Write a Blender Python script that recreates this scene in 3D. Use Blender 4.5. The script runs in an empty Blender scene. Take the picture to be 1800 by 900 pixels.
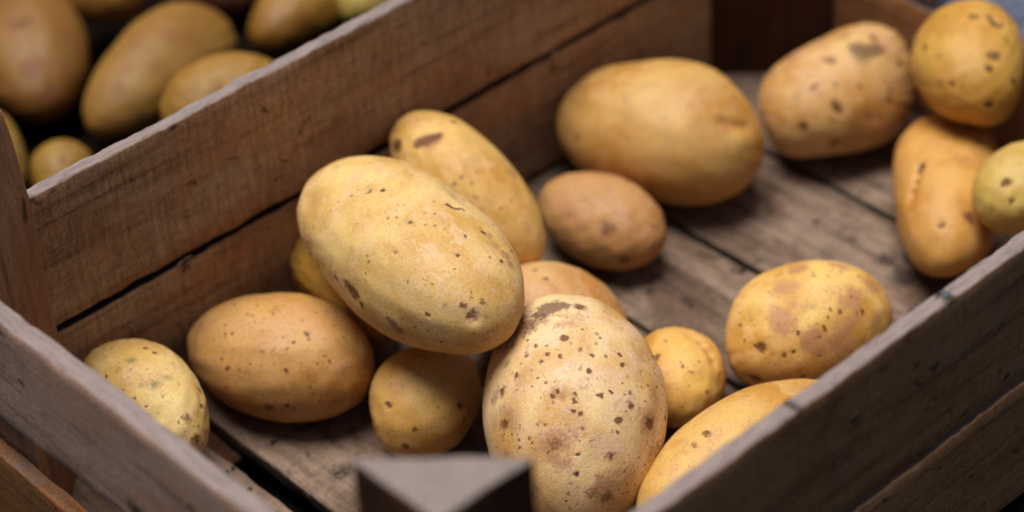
import bpy, bmesh, math, random
import numpy as np
from mathutils import Matrix, Vector, noise as mnoise

scene = bpy.context.scene
COL = scene.collection

# ---------------------------------------------------------------- camera
cam_d = bpy.data.cameras.new('camera')
cam = bpy.data.objects.new('camera', cam_d)
COL.objects.link(cam)
right = Vector((0.72624129, -0.68596127, -0.04506367))
down = Vector((-0.44618009, -0.42048081, -0.79001217))
fwd = Vector((0.52296934, 0.59384596, -0.61143278))
mw = Matrix.Identity(4)
for i in range(3):
    mw[i][0] = right[i]; mw[i][1] = -down[i]; mw[i][2] = -fwd[i]
mw[0][3], mw[1][3], mw[2][3] = -0.612, -0.6033, 0.765
cam.matrix_world = mw
cam_d.sensor_width = 36.0
cam_d.lens = 4242.8 / 1800 * 36
cam_d.clip_start = 0.02
cam_d.clip_end = 60
cam_d.dof.use_dof = True
cam_d.dof.focus_distance = 1.03
cam_d.dof.aperture_fstop = 4.0
cam_d.dof.aperture_blades = 0
scene.camera = cam

# ---------------------------------------------------------------- sky, sun, exposure
SUN_EL, SUN_AZ = 80.0, 110.0       # azimuth: degrees counter-clockwise from +X, the side the light comes from
world = bpy.data.worlds.new('World')
scene.world = world
world.use_nodes = True
wn = world.node_tree
sky = wn.nodes.new('ShaderNodeTexSky')
sky.sky_type = 'NISHITA'
sky.sun_disc = False
sky.sun_elevation = math.radians(SUN_EL)
sky.sun_rotation = math.radians(90 - SUN_AZ)
sky.air_density = 1.0
sky.dust_density = 1.5
sky.ozone_density = 0.6
bg = wn.nodes['Background']
bg.inputs['Strength'].default_value = 0.05
wn.links.new(sky.outputs[0], bg.inputs[0])

sun_d = bpy.data.lights.new('sun', 'SUN')
sun_d.energy = 4.9
sun_d.angle = math.radians(34)
sun_d.color = (1.0, 0.95, 0.87)
sun = bpy.data.objects.new('sun', sun_d)
COL.objects.link(sun)
el, az = math.radians(SUN_EL), math.radians(SUN_AZ)
sd = Vector((math.cos(el) * math.cos(az), math.cos(el) * math.sin(az), math.sin(el)))
sun.rotation_euler = sd.to_track_quat('Z', 'Y').to_euler()
sun.location = (0, 0, 3)

scene.view_settings.view_transform = 'Standard'
scene.view_settings.look = 'None'
scene.view_settings.gamma = 1.0
scene.view_settings.exposure = -0.17
scene.render.engine = 'CYCLES'
scene.cycles.use_denoising = True
scene.cycles.max_bounces = 6

POTATOES = {
 'P1': dict(c=[-0.07795, 0.07271, 0.10524], R=[[0.10459, -0.99452, 0.0], [0.99452, 0.10459, 0.0], [0.0, 0.0, 1.0]], ax=[0.06987, 0.03693, 0.03324],
  prof=[1.004, 1.024, 1.029, 1.015, 1.003, 0.998, 0.999, 1.006, 1.017, 1.025, 1.024, 1.011, 0.991, 0.984, 0.988, 0.997, 1.009, 1.019, 1.019, 1.01, 1.0, 1.0, 1.01, 1.014, 1.007, 1.001, 1.009, 1.018, 1.02, 1.018, 1.014, 1.009, 0.999, 0.987, 0.982, 0.989],
  col=(232, 198, 128), spk=(170, 0.6),
  marks=[(-0.243, 0.231, 0.942, 1.28, 'd', 1.0), (-0.527, -0.166, 0.834, 1.28, 'd', 0.9), (-0.623, 0.084, 0.778, 1.28, 'd', 0.8), (-0.33, 0.59, 0.737, 1.02, 'd', 0.5), (0.123, 0.136, 0.983, 1.02, 'd', 0.8), (0.203, 0.296, 0.933, 0.77, 'd', 0.6), (0.201, 0.282, 0.938, 0.85, 'd', 0.6), (0.199, 0.268, 0.943, 0.94, 'd', 0.6), (0.196, 0.254, 0.947, 1.02, 'd', 0.6), (0.195, 0.241, 0.951, 0.94, 'd', 0.633), (0.194, 0.228, 0.954, 0.85, 'd', 0.6669999999999999), (0.193, 0.215, 0.957, 0.77, 'd', 0.7), (0.282, 0.415, 0.865, 1.02, 'd', 0.6), (-0.516, 0.663, 0.541, 0.89, 'd', 0.6), (-0.705, 0.666, 0.242, 1.28, 'd', 0.7), (-0.228, -0.335, 0.914, 1.02, 'b', 0.9), (-0.238, -0.345, 0.908, 1.02, 'b', 0.9), (-0.247, -0.354, 0.902, 1.02, 'b', 0.9), (-0.257, -0.363, 0.896, 1.02, 'b', 0.9), (-0.262, -0.377, 0.888, 1.02, 'b', 0.834), (-0.268, -0.392, 0.88, 1.02, 'b', 0.766), (-0.273, -0.406, 0.872, 1.02, 'b', 0.7), (-0.279, -0.423, 0.862, 1.02, 'b', 0.6669999999999999), (-0.284, -0.441, 0.851, 1.02, 'b', 0.633), (-0.288, -0.459, 0.84, 1.02, 'b', 0.6), (-0.164, 0.787, 0.595, 0.77, 'b', 0.5), (-0.198, 0.809, 0.554, 0.77, 'b', 0.5), (-0.22, 0.828, 0.515, 0.77, 'b', 0.5), (-0.129, 0.991, 0.023, 3.58, 'b', 0.6), (-0.101, 0.994, 0.05, 3.16, 'b', 0.567), (-0.07, 0.995, 0.076, 2.72, 'b', 0.533), (-0.04, 0.994, 0.102, 2.3, 'b', 0.5), (0.072, 0.996, 0.051, 1.28, 'b', 0.8), (-0.202, 0.977, -0.066, 2.3, 'b', 0.6), (-0.496, 0.859, -0.126, 4.09, 'b', 0.45), (-0.481, 0.871, -0.099, 3.5, 'b', 0.4335), (-0.465, 0.882, -0.072, 2.89, 'b', 0.41650000000000004), (-0.448, 0.893, -0.048, 2.3, 'b', 0.4), (0.442, 0.895, -0.056, 1.53, 'b', 0.7), (0.34, 0.931, -0.133, 1.79, 'b', 0.5), (-0.92, 0.311, 0.239, 1.79, 'k', 0.8), (-0.895, 0.346, 0.283, 1.28, 'b', 0.6), (-0.849, 0.347, 0.399, 1.53, 'b', 0.5), (-0.902, 0.144, 0.407, 1.53, 'b', 0.5), (-0.901, 0.286, 0.327, 1.53, 'b', 0.4), (-0.954, 0.167, 0.249, 1.02, 'b', 0.4), (-0.937, 0.346, 0.056, 1.02, 'b', 0.5), (-0.476, -0.452, 0.755, 2.3, 'k', 0.8), (-0.534, -0.481, 0.695, 3.07, 'k', 0.9), (-0.615, -0.481, 0.625, 3.32, 'k', 0.9), (-0.681, -0.491, 0.544, 3.32, 'k', 0.9), (-0.751, -0.467, 0.468, 2.81, 'k', 0.7), (-0.517, -0.429, 0.741, 1.02, 'b', 0.8), (-0.628, -0.651, 0.426, 1.02, 'b', 0.8), (-0.739, -0.355, 0.573, 1.02, 'b', 0.8), (-0.564, -0.452, 0.691, 1.02, 'b', 0.5), (0.61, 0.583, 0.537, 10.22, 'k', 0.3), (0.5, 0.845, 0.188, 10.22, 'k', 0.3), (0.64, 0.193, 0.743, 7.15, 'k', 0.25), (-0.464, 0.743, 0.483, 0.77, 'b', 0.3), (-0.648, 0.501, 0.574, 0.77, 'b', 0.4), (-0.762, 0.423, 0.49, 0.77, 'b', 0.3), (-0.869, -0.172, 0.463, 3.58, 'k', 0.3), (0.456, 0.545, 0.703, 1.28, 'b', 0.3), (0.455, 0.533, 0.713, 1.19, 'b', 0.3), (0.455, 0.519, 0.723, 1.11, 'b', 0.3), (0.455, 0.506, 0.733, 1.02, 'b', 0.3), (0.45, 0.49, 0.747, 1.02, 'b', 0.3), (0.445, 0.473, 0.76, 1.02, 'b', 0.3), (0.441, 0.456, 0.773, 1.02, 'b', 0.3), (0.501, 0.597, 0.626, 1.02, 'b', 0.3)],
  dents=[(-0.92, 0.311, 0.239, 3.07, 1.2), (-0.626, -0.441, 0.643, 4.6, 0.8), (-0.258, -0.378, 0.889, 2.04, 0.6), (-0.129, 0.991, 0.023, 4.6, 0.6), (-0.114, -0.732, 0.672, 7.67, 2.5)]),
 'P2': dict(c=[-0.00708, 0.11286, 0.08369], R=[[0.04262, 0.99889, 0.01987], [-0.90531, 0.04702, -0.42215], [-0.42262, 0.0, 0.90631]], ax=[0.04915, 0.02298, 0.02183],
  prof=[1.043, 1.053, 1.055, 1.026, 0.991, 0.981, 0.997, 1.019, 1.032, 1.032, 1.027, 1.021, 1.016, 1.011, 1.007, 1.006, 1.006, 1.006, 1.005, 1.003, 0.999, 0.996, 1.009, 1.031, 1.04, 1.031, 1.018, 1.004, 0.99, 0.979, 0.981, 0.99, 1.001, 1.012, 1.022, 1.033],
  col=(222, 182, 102), spk=(60, 0.6),
  marks=[(-0.557, -0.556, 0.617, 2.73, 'b', 0.6), (-0.547, -0.505, 0.668, 2.91, 'b', 0.633), (-0.536, -0.448, 0.716, 3.1, 'b', 0.6669999999999999), (-0.524, -0.39, 0.757, 3.28, 'b', 0.7), (-0.506, -0.323, 0.8, 3.01, 'b', 0.6505), (-0.488, -0.25, 0.836, 2.73, 'b', 0.5995), (-0.471, -0.177, 0.864, 2.46, 'b', 0.55), (-0.51, -0.371, 0.776, 7.1, 'k', 0.5), (-0.516, 0.374, 0.771, 1.64, 'b', 0.7), (-0.717, -0.665, 0.207, 3.28, 'b', 0.7), (0.022, -0.504, 0.864, 1.09, 'b', 0.6), (0.015, -0.673, 0.739, 1.36, 'b', 0.6), (0.125, -0.454, 0.882, 1.09, 'b', 0.6), (0.072, -0.184, 0.98, 1.09, 'b', 0.4), (0.491, -0.31, 0.814, 1.09, 'b', 0.4), (0.258, 0.49, 0.833, 4.37, 'k', 0.5), (0.076, 0.523, 0.849, 3.82, 'k', 0.3)],
  dents=[(-0.52, -0.336, 0.785, 4.37, 0.8)]),
 'P3': dict(c=[0.05776, 0.08765, 0.04156], R=[[-0.1068, -0.99428, 0.0], [0.99428, -0.1068, 0.0], [0.0, 0.0, 1.0]], ax=[0.03563, 0.02395, 0.02156],
  prof=[1.022, 1.026, 1.03, 1.032, 1.027, 1.014, 1.006, 1.004, 1.004, 1.006, 1.012, 1.02, 1.027, 1.032, 1.032, 1.032, 1.029, 1.024, 1.018, 1.015, 1.017, 1.017, 1.014, 1.014, 1.02, 1.025, 1.026, 1.026, 1.026, 1.024, 1.02, 1.015, 1.012, 1.012, 1.015, 1.018],
  col=(190, 144, 90), spk=(100, 0.6),
  marks=[(-0.463, 0.673, 0.577, 4.25, 'p', 0.5), (-0.881, -0.048, 0.471, 1.42, 'b', 0.5), (-0.752, 0.647, -0.129, 3.4, 'b', 0.5), (-0.195, 0.677, 0.709, 2.27, 'b', 0.25), (0.04, 0.791, 0.61, 5.67, 'k', 0.2)],
  dents=[]),
 'P4': dict(c=[0.11982, 0.10606, 0.05514], R=[[-0.35503, -0.93485, 0.0], [0.93485, -0.35503, 0.0], [0.0, 0.0, 1.0]], ax=[0.05521, 0.03904, 0.03514],
  prof=[1.033, 1.019, 1.006, 0.998, 0.992, 0.983, 0.969, 0.968, 0.984, 1.003, 1.025, 1.047, 1.06, 1.063, 1.047, 1.015, 0.988, 0.973, 0.97, 0.982, 1.007, 1.031, 1.046, 1.05, 1.044, 1.027, 1.007, 0.982, 0.96, 0.952, 0.953, 0.96, 0.985, 1.017, 1.037, 1.042],
  col=(208, 166, 94), spk=(120, 0.6),
  marks=[(-0.706, 0.271, 0.654, 2.63, 'k', 0.7), (-0.739, 0.321, 0.592, 2.63, 'k', 0.7), (-0.792, 0.208, 0.574, 2.33, 'k', 0.7), (-0.848, 0.101, 0.52, 2.33, 'k', 0.7), (-0.907, 0.001, 0.422, 2.33, 'k', 0.6), (-0.811, 0.077, 0.579, 1.46, 'b', 0.3), (-0.396, 0.358, 0.846, 2.63, 'b', 0.3), (-0.545, -0.206, 0.813, 1.46, 'o', 0.8), (0.59, 0.782, 0.199, 2.33, 'b', 0.4), (0.056, 0.88, 0.472, 2.04, 'b', 0.25), (-0.208, 0.911, 0.355, 2.33, 'b', 0.25), (-0.689, -0.097, 0.719, 6.42, 'k', 0.4), (0.162, 0.093, 0.982, 2.33, 'b', 0.15), (-0.454, 0.857, 0.245, 2.33, 'b', 0.2), (-0.487, 0.873, -0.022, 1.46, 'b', 0.2)],  # first russet marks put the fold's shade into the skin colour
  dents=[(-0.698, 0.282, 0.658, 3.5, 1.8), (-0.769, 0.245, 0.591, 3.21, 1.6), (-0.825, 0.16, 0.543, 3.21, 1.6), (-0.876, 0.056, 0.479, 3.21, 1.4), (-0.864, 0.319, 0.391, 5.84, -1.0), (0.286, -0.313, 0.905, 11.67, 1.0)]),
 'P5': dict(c=[0.21227, 0.06609, 0.05141], R=[[0.99801, 0.06303, 0.0], [-0.06303, 0.99801, 0.0], [0.0, 0.0, 1.0]], ax=[0.04838, 0.03306, 0.03141],
  prof=[1.05, 1.046, 1.021, 0.987, 0.963, 0.948, 0.936, 0.936, 0.963, 1.0, 1.036, 1.069, 1.08, 1.063, 1.024, 0.981, 0.954, 0.94, 0.962, 1.012, 1.056, 1.087, 1.095, 1.073, 1.041, 1.001, 0.961, 0.935, 0.931, 0.943, 0.994, 1.033, 1.024, 1.007, 1.004, 1.029],
  col=(216, 176, 112), spk=(110, 0.9),
  marks=[(0.043, -0.249, 0.968, 4.47, 'p', 0.8), (0.052, -0.29, 0.956, 4.57, 'p', 0.8), (0.066, -0.328, 0.942, 4.67, 'p', 0.8), (0.082, -0.362, 0.929, 4.77, 'p', 0.8), (0.137, -0.378, 0.916, 4.57, 'p', 0.8), (0.198, -0.39, 0.899, 4.37, 'p', 0.8), (0.262, -0.399, 0.879, 4.17, 'p', 0.8), (-0.012, -0.428, 0.904, 4.17, 'g', 0.7), (0.322, -0.521, 0.791, 5.96, 'k', 0.5), (-0.429, -0.903, 0.029, 5.96, 'k', 0.5), (0.324, -0.194, 0.926, 2.09, 'b', 0.7), (0.482, -0.637, 0.602, 2.39, 'b', 0.7), (-0.282, -0.181, 0.942, 2.98, 'b', 0.5), (-0.291, -0.14, 0.946, 2.98, 'b', 0.434), (-0.3, -0.098, 0.949, 2.98, 'b', 0.366), (-0.309, -0.058, 0.949, 2.98, 'b', 0.3), (-0.54, -0.725, 0.428, 2.39, 'b', 0.9), (-0.547, -0.694, 0.468, 2.29, 'b', 0.735), (-0.551, -0.66, 0.51, 2.19, 'b', 0.565), (-0.549, -0.626, 0.554, 2.09, 'b', 0.4), (0.07, -0.947, 0.315, 1.79, 'b', 0.8), (-0.863, -0.452, 0.224, 2.68, 'b', 0.7), (-0.791, -0.18, 0.585, 2.09, 'g', 0.5), (-0.223, -0.725, 0.652, 2.39, 'b', 0.4), (-0.431, -0.516, 0.74, 1.79, 'b', 0.4), (-0.598, -0.307, 0.74, 1.79, 'b', 0.4), (-0.453, 0.477, 0.754, 6.56, 'k', 0.6), (-0.637, 0.507, 0.581, 5.37, 'k', 0.5), (-0.209, 0.349, 0.914, 6.56, 'k', 0.5), (-0.606, 0.326, 0.726, 2.09, 'b', 0.5), (-0.607, -0.772, -0.186, 4.17, 'b', 0.5), (-0.241, -0.945, 0.222, 3.58, 'b', 0.3), (0.134, 0.125, 0.983, 4.17, 'p', 0.3)],
  dents=[(-0.54, -0.725, 0.428, 2.68, 0.8), (-0.589, -0.752, -0.296, 5.37, 1.8), (0.482, -0.637, 0.602, 2.68, 0.7)]),
 'P6': dict(c=[0.23095, -0.00121, 0.09168], R=[[0.73075, -0.68265, 0.0], [0.68265, 0.73075, 0.0], [0.0, 0.0, 1.0]], ax=[0.0404, 0.02809, 0.02668],
  prof=[1.045, 1.035, 1.023, 1.011, 1.0, 0.99, 0.987, 0.988, 0.996, 1.012, 1.028, 1.042, 1.048, 1.042, 1.03, 1.016, 0.999, 0.986, 0.982, 0.981, 0.982, 0.999, 1.026, 1.053, 1.074, 1.072, 1.028, 0.981, 0.97, 0.983, 0.996, 1.001, 1.002, 1.012, 1.033, 1.047],
  col=(208, 162, 74), spk=(70, 0.8),
  marks=[(0.006, -0.005, 1.0, 2.28, 'p', 0.7), (0.053, -0.297, 0.953, 1.43, 'd', 0.7), (0.017, -0.311, 0.95, 1.52, 'd', 0.733), (-0.017, -0.325, 0.945, 1.62, 'd', 0.767), (-0.047, -0.34, 0.939, 1.71, 'd', 0.8), (-0.062, -0.364, 0.929, 1.71, 'd', 0.8), (-0.074, -0.389, 0.918, 1.71, 'd', 0.8), (-0.085, -0.414, 0.906, 1.71, 'd', 0.8), (-0.08, -0.441, 0.894, 1.62, 'd', 0.767), (-0.072, -0.47, 0.88, 1.52, 'd', 0.733), (-0.064, -0.498, 0.865, 1.43, 'd', 0.7), (-0.602, -0.323, 0.73, 2.85, 'p', 0.7), (-0.606, -0.288, 0.741, 2.66, 'p', 0.634), (-0.609, -0.253, 0.752, 2.47, 'p', 0.566), (-0.611, -0.218, 0.761, 2.28, 'p', 0.5), (-0.764, -0.195, 0.615, 2.28, 'b', 0.7), (-0.191, 0.84, 0.508, 2.0, 'b', 0.6), (-0.491, 0.614, 0.618, 2.57, 'b', 0.4), (-0.829, 0.436, 0.349, 1.71, 'b', 0.5), (-0.738, 0.606, 0.297, 1.43, 'b', 0.4), (-0.978, -0.205, 0.044, 2.28, 'd', 0.9), (-0.709, -0.653, 0.267, 2.0, 'd', 0.8), (-0.301, -0.53, 0.793, 2.0, 'b', 0.4)],
  dents=[(0.017, -0.311, 0.95, 2.28, 1.0), (-0.08, -0.375, 0.924, 2.57, 1.4), (-0.076, -0.476, 0.876, 2.28, 1.0), (-0.978, -0.205, 0.044, 2.57, 1.0)]),
 'P7': dict(c=[0.18824, -0.02393, 0.0454], R=[[0.78375, -0.62108, 0.0], [0.62108, 0.78375, 0.0], [0.0, 0.0, 1.0]], ax=[0.06091, 0.02674, 0.0254],
  prof=[0.976, 0.998, 1.021, 1.046, 1.063, 1.065, 1.051, 1.012, 0.972, 0.961, 0.972, 1.015, 1.069, 1.098, 1.093, 1.037, 0.97, 0.937, 0.92, 0.906, 0.912, 0.968, 1.033, 1.064, 1.062, 1.028, 0.994, 0.999, 1.024, 1.035, 1.027, 1.003, 0.981, 0.962, 0.949, 0.957],
  col=(210, 160, 82), spk=(90, 0.7),
  marks=[(-0.15, 0.483, 0.863, 1.7, 'd', 0.8), (-0.169, 0.495, 0.853, 1.7, 'd', 0.8), (-0.188, 0.507, 0.841, 1.7, 'd', 0.8), (-0.206, 0.519, 0.83, 1.7, 'd', 0.8), (-0.307, 0.577, 0.757, 1.7, 'b', 0.5), (-0.384, 0.623, 0.682, 1.7, 'b', 0.4), (-0.459, 0.678, 0.574, 1.42, 'b', 0.35), (-0.796, 0.096, 0.598, 1.42, 'b', 0.8), (-0.798, 0.122, 0.591, 1.32, 'b', 0.734), (-0.799, 0.147, 0.582, 1.23, 'b', 0.6659999999999999), (-0.801, 0.172, 0.573, 1.13, 'b', 0.6), (-0.682, -0.371, 0.63, 3.68, 'b', 0.5), (-0.359, 0.141, 0.922, 1.42, 'b', 0.3), (0.074, 0.531, 0.844, 1.42, 'b', 0.3), (0.236, -0.229, 0.944, 5.67, 'k', 0.3), (0.16, -0.5, 0.851, 4.53, 'k', 0.4)],
  dents=[(-0.166, 0.501, 0.849, 2.55, 2.2), (-0.246, 0.549, 0.799, 2.55, 2.0), (-0.32, 0.59, 0.741, 2.83, 1.8), (-0.403, 0.648, 0.647, 3.12, 1.6), (-0.465, 0.689, 0.556, 3.4, 1.2), (-0.795, 0.106, 0.598, 2.27, 0.8), (-0.641, -0.501, 0.582, 6.8, 1.0)]),
 'P8': dict(c=[0.18333, -0.07197, 0.07437], R=[[-0.99595, 0.08987, 0.0], [-0.08987, -0.99595, 0.0], [0.0, 0.0, 1.0]], ax=[0.0277, 0.02145, 0.02037],
  prof=[1.027, 1.025, 1.022, 1.018, 1.014, 1.01, 1.008, 1.007, 1.007, 1.015, 1.029, 1.042, 1.043, 1.036, 1.026, 1.014, 1.003, 1.0, 1.01, 1.022, 1.033, 1.043, 1.052, 1.057, 1.045, 1.025, 1.005, 0.995, 1.004, 1.018, 1.03, 1.032, 1.029, 1.027, 1.028, 1.028],
  col=(206, 176, 92), spk=(30, 0.5),
  marks=[(0.676, 0.066, 0.734, 2.18, 'b', 0.9), (0.694, 0.039, 0.719, 1.91, 'b', 0.867), (0.711, 0.012, 0.703, 1.63, 'b', 0.8330000000000001), (0.726, -0.016, 0.687, 1.36, 'b', 0.8), (0.821, 0.353, 0.448, 1.36, 'b', 0.9), (0.975, -0.009, 0.22, 1.36, 'g', 0.6)],
  dents=[(0.69, 0.05, 0.722, 2.45, 0.8), (0.821, 0.353, 0.448, 1.63, 0.6)]),
 'P9': dict(c=[0.0598, -0.04471, 0.04763], R=[[0.95817, 0.2862, 0.0], [-0.2862, 0.95817, 0.0], [0.0, 0.0, 1.0]], ax=[0.04146, 0.0307, 0.02763],
  prof=[0.975, 0.989, 1.012, 1.031, 1.042, 1.046, 1.039, 1.027, 1.017, 1.012, 1.008, 1.004, 1.001, 0.997, 0.996, 0.999, 1.012, 1.027, 1.031, 1.029, 1.027, 1.023, 1.012, 0.999, 0.99, 0.985, 0.981, 0.98, 0.984, 0.993, 1.021, 1.056, 1.065, 1.039, 0.998, 0.975],
  col=(234, 194, 112), spk=(200, 0.7),
  marks=[(-0.293, 0.003, 0.956, 6.87, 'k', 0.8), (0.02, 0.299, 0.954, 5.82, 'k', 0.8), (0.507, 0.145, 0.849, 7.4, 'k', 0.7), (-0.515, -0.389, 0.764, 7.93, 'k', 0.75), (-0.293, -0.303, 0.907, 5.82, 'k', 0.6), (0.316, -0.568, 0.76, 10.05, 'k', 0.7), (0.69, -0.271, 0.671, 6.61, 'k', 0.8), (-0.307, -0.817, 0.488, 7.93, 'k', 0.8), (0.015, -0.882, 0.472, 9.52, 'k', 0.8), (0.211, -0.763, 0.611, 7.93, 'k', 0.6), (0.51, -0.752, 0.418, 5.82, 'k', 0.5), (-0.804, -0.463, 0.372, 2.38, 'b', 0.9), (-0.818, -0.435, 0.377, 2.03, 'b', 0.867), (-0.831, -0.405, 0.382, 1.67, 'b', 0.8330000000000001), (-0.843, -0.374, 0.386, 1.32, 'b', 0.8), (-0.913, -0.183, 0.366, 0.79, 'd', 0.7), (-0.716, -0.464, 0.522, 0.79, 'd', 0.7), (-0.635, -0.711, 0.302, 1.06, 'd', 0.8), (-0.535, -0.766, 0.355, 1.06, 'd', 0.9), (-0.228, -0.811, 0.538, 1.06, 'd', 0.7), (-0.273, -0.932, 0.239, 1.06, 'd', 0.8), (-0.467, -0.873, -0.14, 1.06, 'b', 0.8), (-0.432, -0.655, 0.62, 1.06, 'b', 0.7), (-0.139, -0.76, 0.635, 1.32, 'b', 0.7), (0.614, -0.127, 0.779, 1.32, 'd', 0.8), (0.787, -0.032, 0.616, 1.06, 'd', 0.8), (0.061, -0.002, 0.998, 1.59, 'g', 0.7), (0.099, -0.661, 0.744, 1.32, 'b', 0.7), (0.37, -0.696, 0.615, 1.32, 'b', 0.7), (-0.853, -0.466, -0.237, 3.17, 'b', 0.6), (0.004, -0.604, 0.797, 1.06, 'b', 0.5), (0.32, -0.484, 0.814, 1.06, 'b', 0.5), (-0.161, -0.483, 0.861, 1.32, 'g', 0.4), (-0.766, -0.036, 0.642, 1.32, 'g', 0.3)],
  dents=[(-0.814, -0.446, 0.374, 2.64, 1.0), (-0.848, -0.454, -0.274, 3.7, 1.2)]),
 'P10': dict(c=[0.00025, -0.02022, 0.03923], R=[[0.6687, -0.74353, 0.0], [0.74353, 0.6687, 0.0], [0.0, 0.0, 1.0]], ax=[0.02699, 0.02024, 0.01923],
  prof=[0.971, 0.986, 1.007, 1.03, 1.059, 1.08, 1.061, 1.024, 0.996, 0.974, 0.963, 0.979, 1.004, 1.026, 1.039, 1.048, 1.05, 1.043, 1.034, 1.027, 1.02, 1.008, 0.988, 0.968, 0.966, 0.984, 1.008, 1.04, 1.07, 1.073, 1.056, 1.033, 1.002, 0.971, 0.955, 0.961],
  col=(224, 180, 94), spk=(80, 0.6),
  marks=[(0.09, 0.307, 0.947, 1.83, 'b', 0.4), (-0.493, -0.006, 0.87, 1.05, 'b', 0.6), (-0.755, -0.528, 0.388, 0.79, 'b', 0.8), (-0.573, -0.198, 0.795, 0.79, 'b', 0.6), (-0.18, 0.534, 0.826, 2.09, 'b', 0.6), (-0.417, 0.012, 0.909, 0.79, 'b', 0.6), (0.076, -0.684, 0.726, 2.36, 'o', 0.4)],
  dents=[(0.314, -0.331, 0.89, 3.14, 1.6), (0.119, -0.525, 0.842, 2.88, 1.8), (-0.058, -0.665, 0.745, 2.88, 1.8), (-0.232, -0.736, 0.636, 2.88, 1.6)]),
 'P11': dict(c=[-0.02355, -0.08107, 0.04432], R=[[0.99701, 0.07726, 0.0], [-0.07726, 0.99701, 0.0], [0.0, 0.0, 1.0]], ax=[0.05752, 0.0256, 0.02432],
  prof=[0.992, 1.003, 1.009, 1.013, 1.018, 1.022, 1.025, 1.026, 1.024, 1.021, 1.015, 1.004, 0.997, 1.002, 1.011, 1.02, 1.024, 1.022, 1.019, 1.016, 1.014, 1.012, 1.012, 1.012, 1.013, 1.013, 1.014, 1.017, 1.02, 1.023, 1.023, 1.019, 1.02, 1.023, 1.009, 0.992],
  col=(216, 174, 96), spk=(30, 0.5),
  marks=[(-0.344, 0.089, 0.935, 2.0, 'b', 0.6), (-0.48, 0.056, 0.875, 2.0, 'b', 0.4)],
  dents=[]),
 'P13': dict(c=[-0.06701, -0.01969, 0.06028], R=[[0.59749, -0.75192, -0.27861], [0.68147, 0.65925, -0.31777], [0.42262, 0.0, 0.90631]], ax=[0.05471, 0.04043, 0.03639],
  prof=[0.996, 0.993, 0.997, 1.003, 1.006, 1.012, 1.022, 1.027, 1.01, 0.993, 0.987, 0.987, 0.994, 1.008, 1.016, 1.018, 1.023, 1.025, 1.022, 1.014, 1.005, 0.996, 0.991, 0.992, 0.999, 1.006, 1.014, 1.023, 1.028, 1.024, 1.017, 1.007, 1.001, 1.0, 1.0, 0.999],
  col=(236, 204, 150), spk=(320, 0.8),
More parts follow.
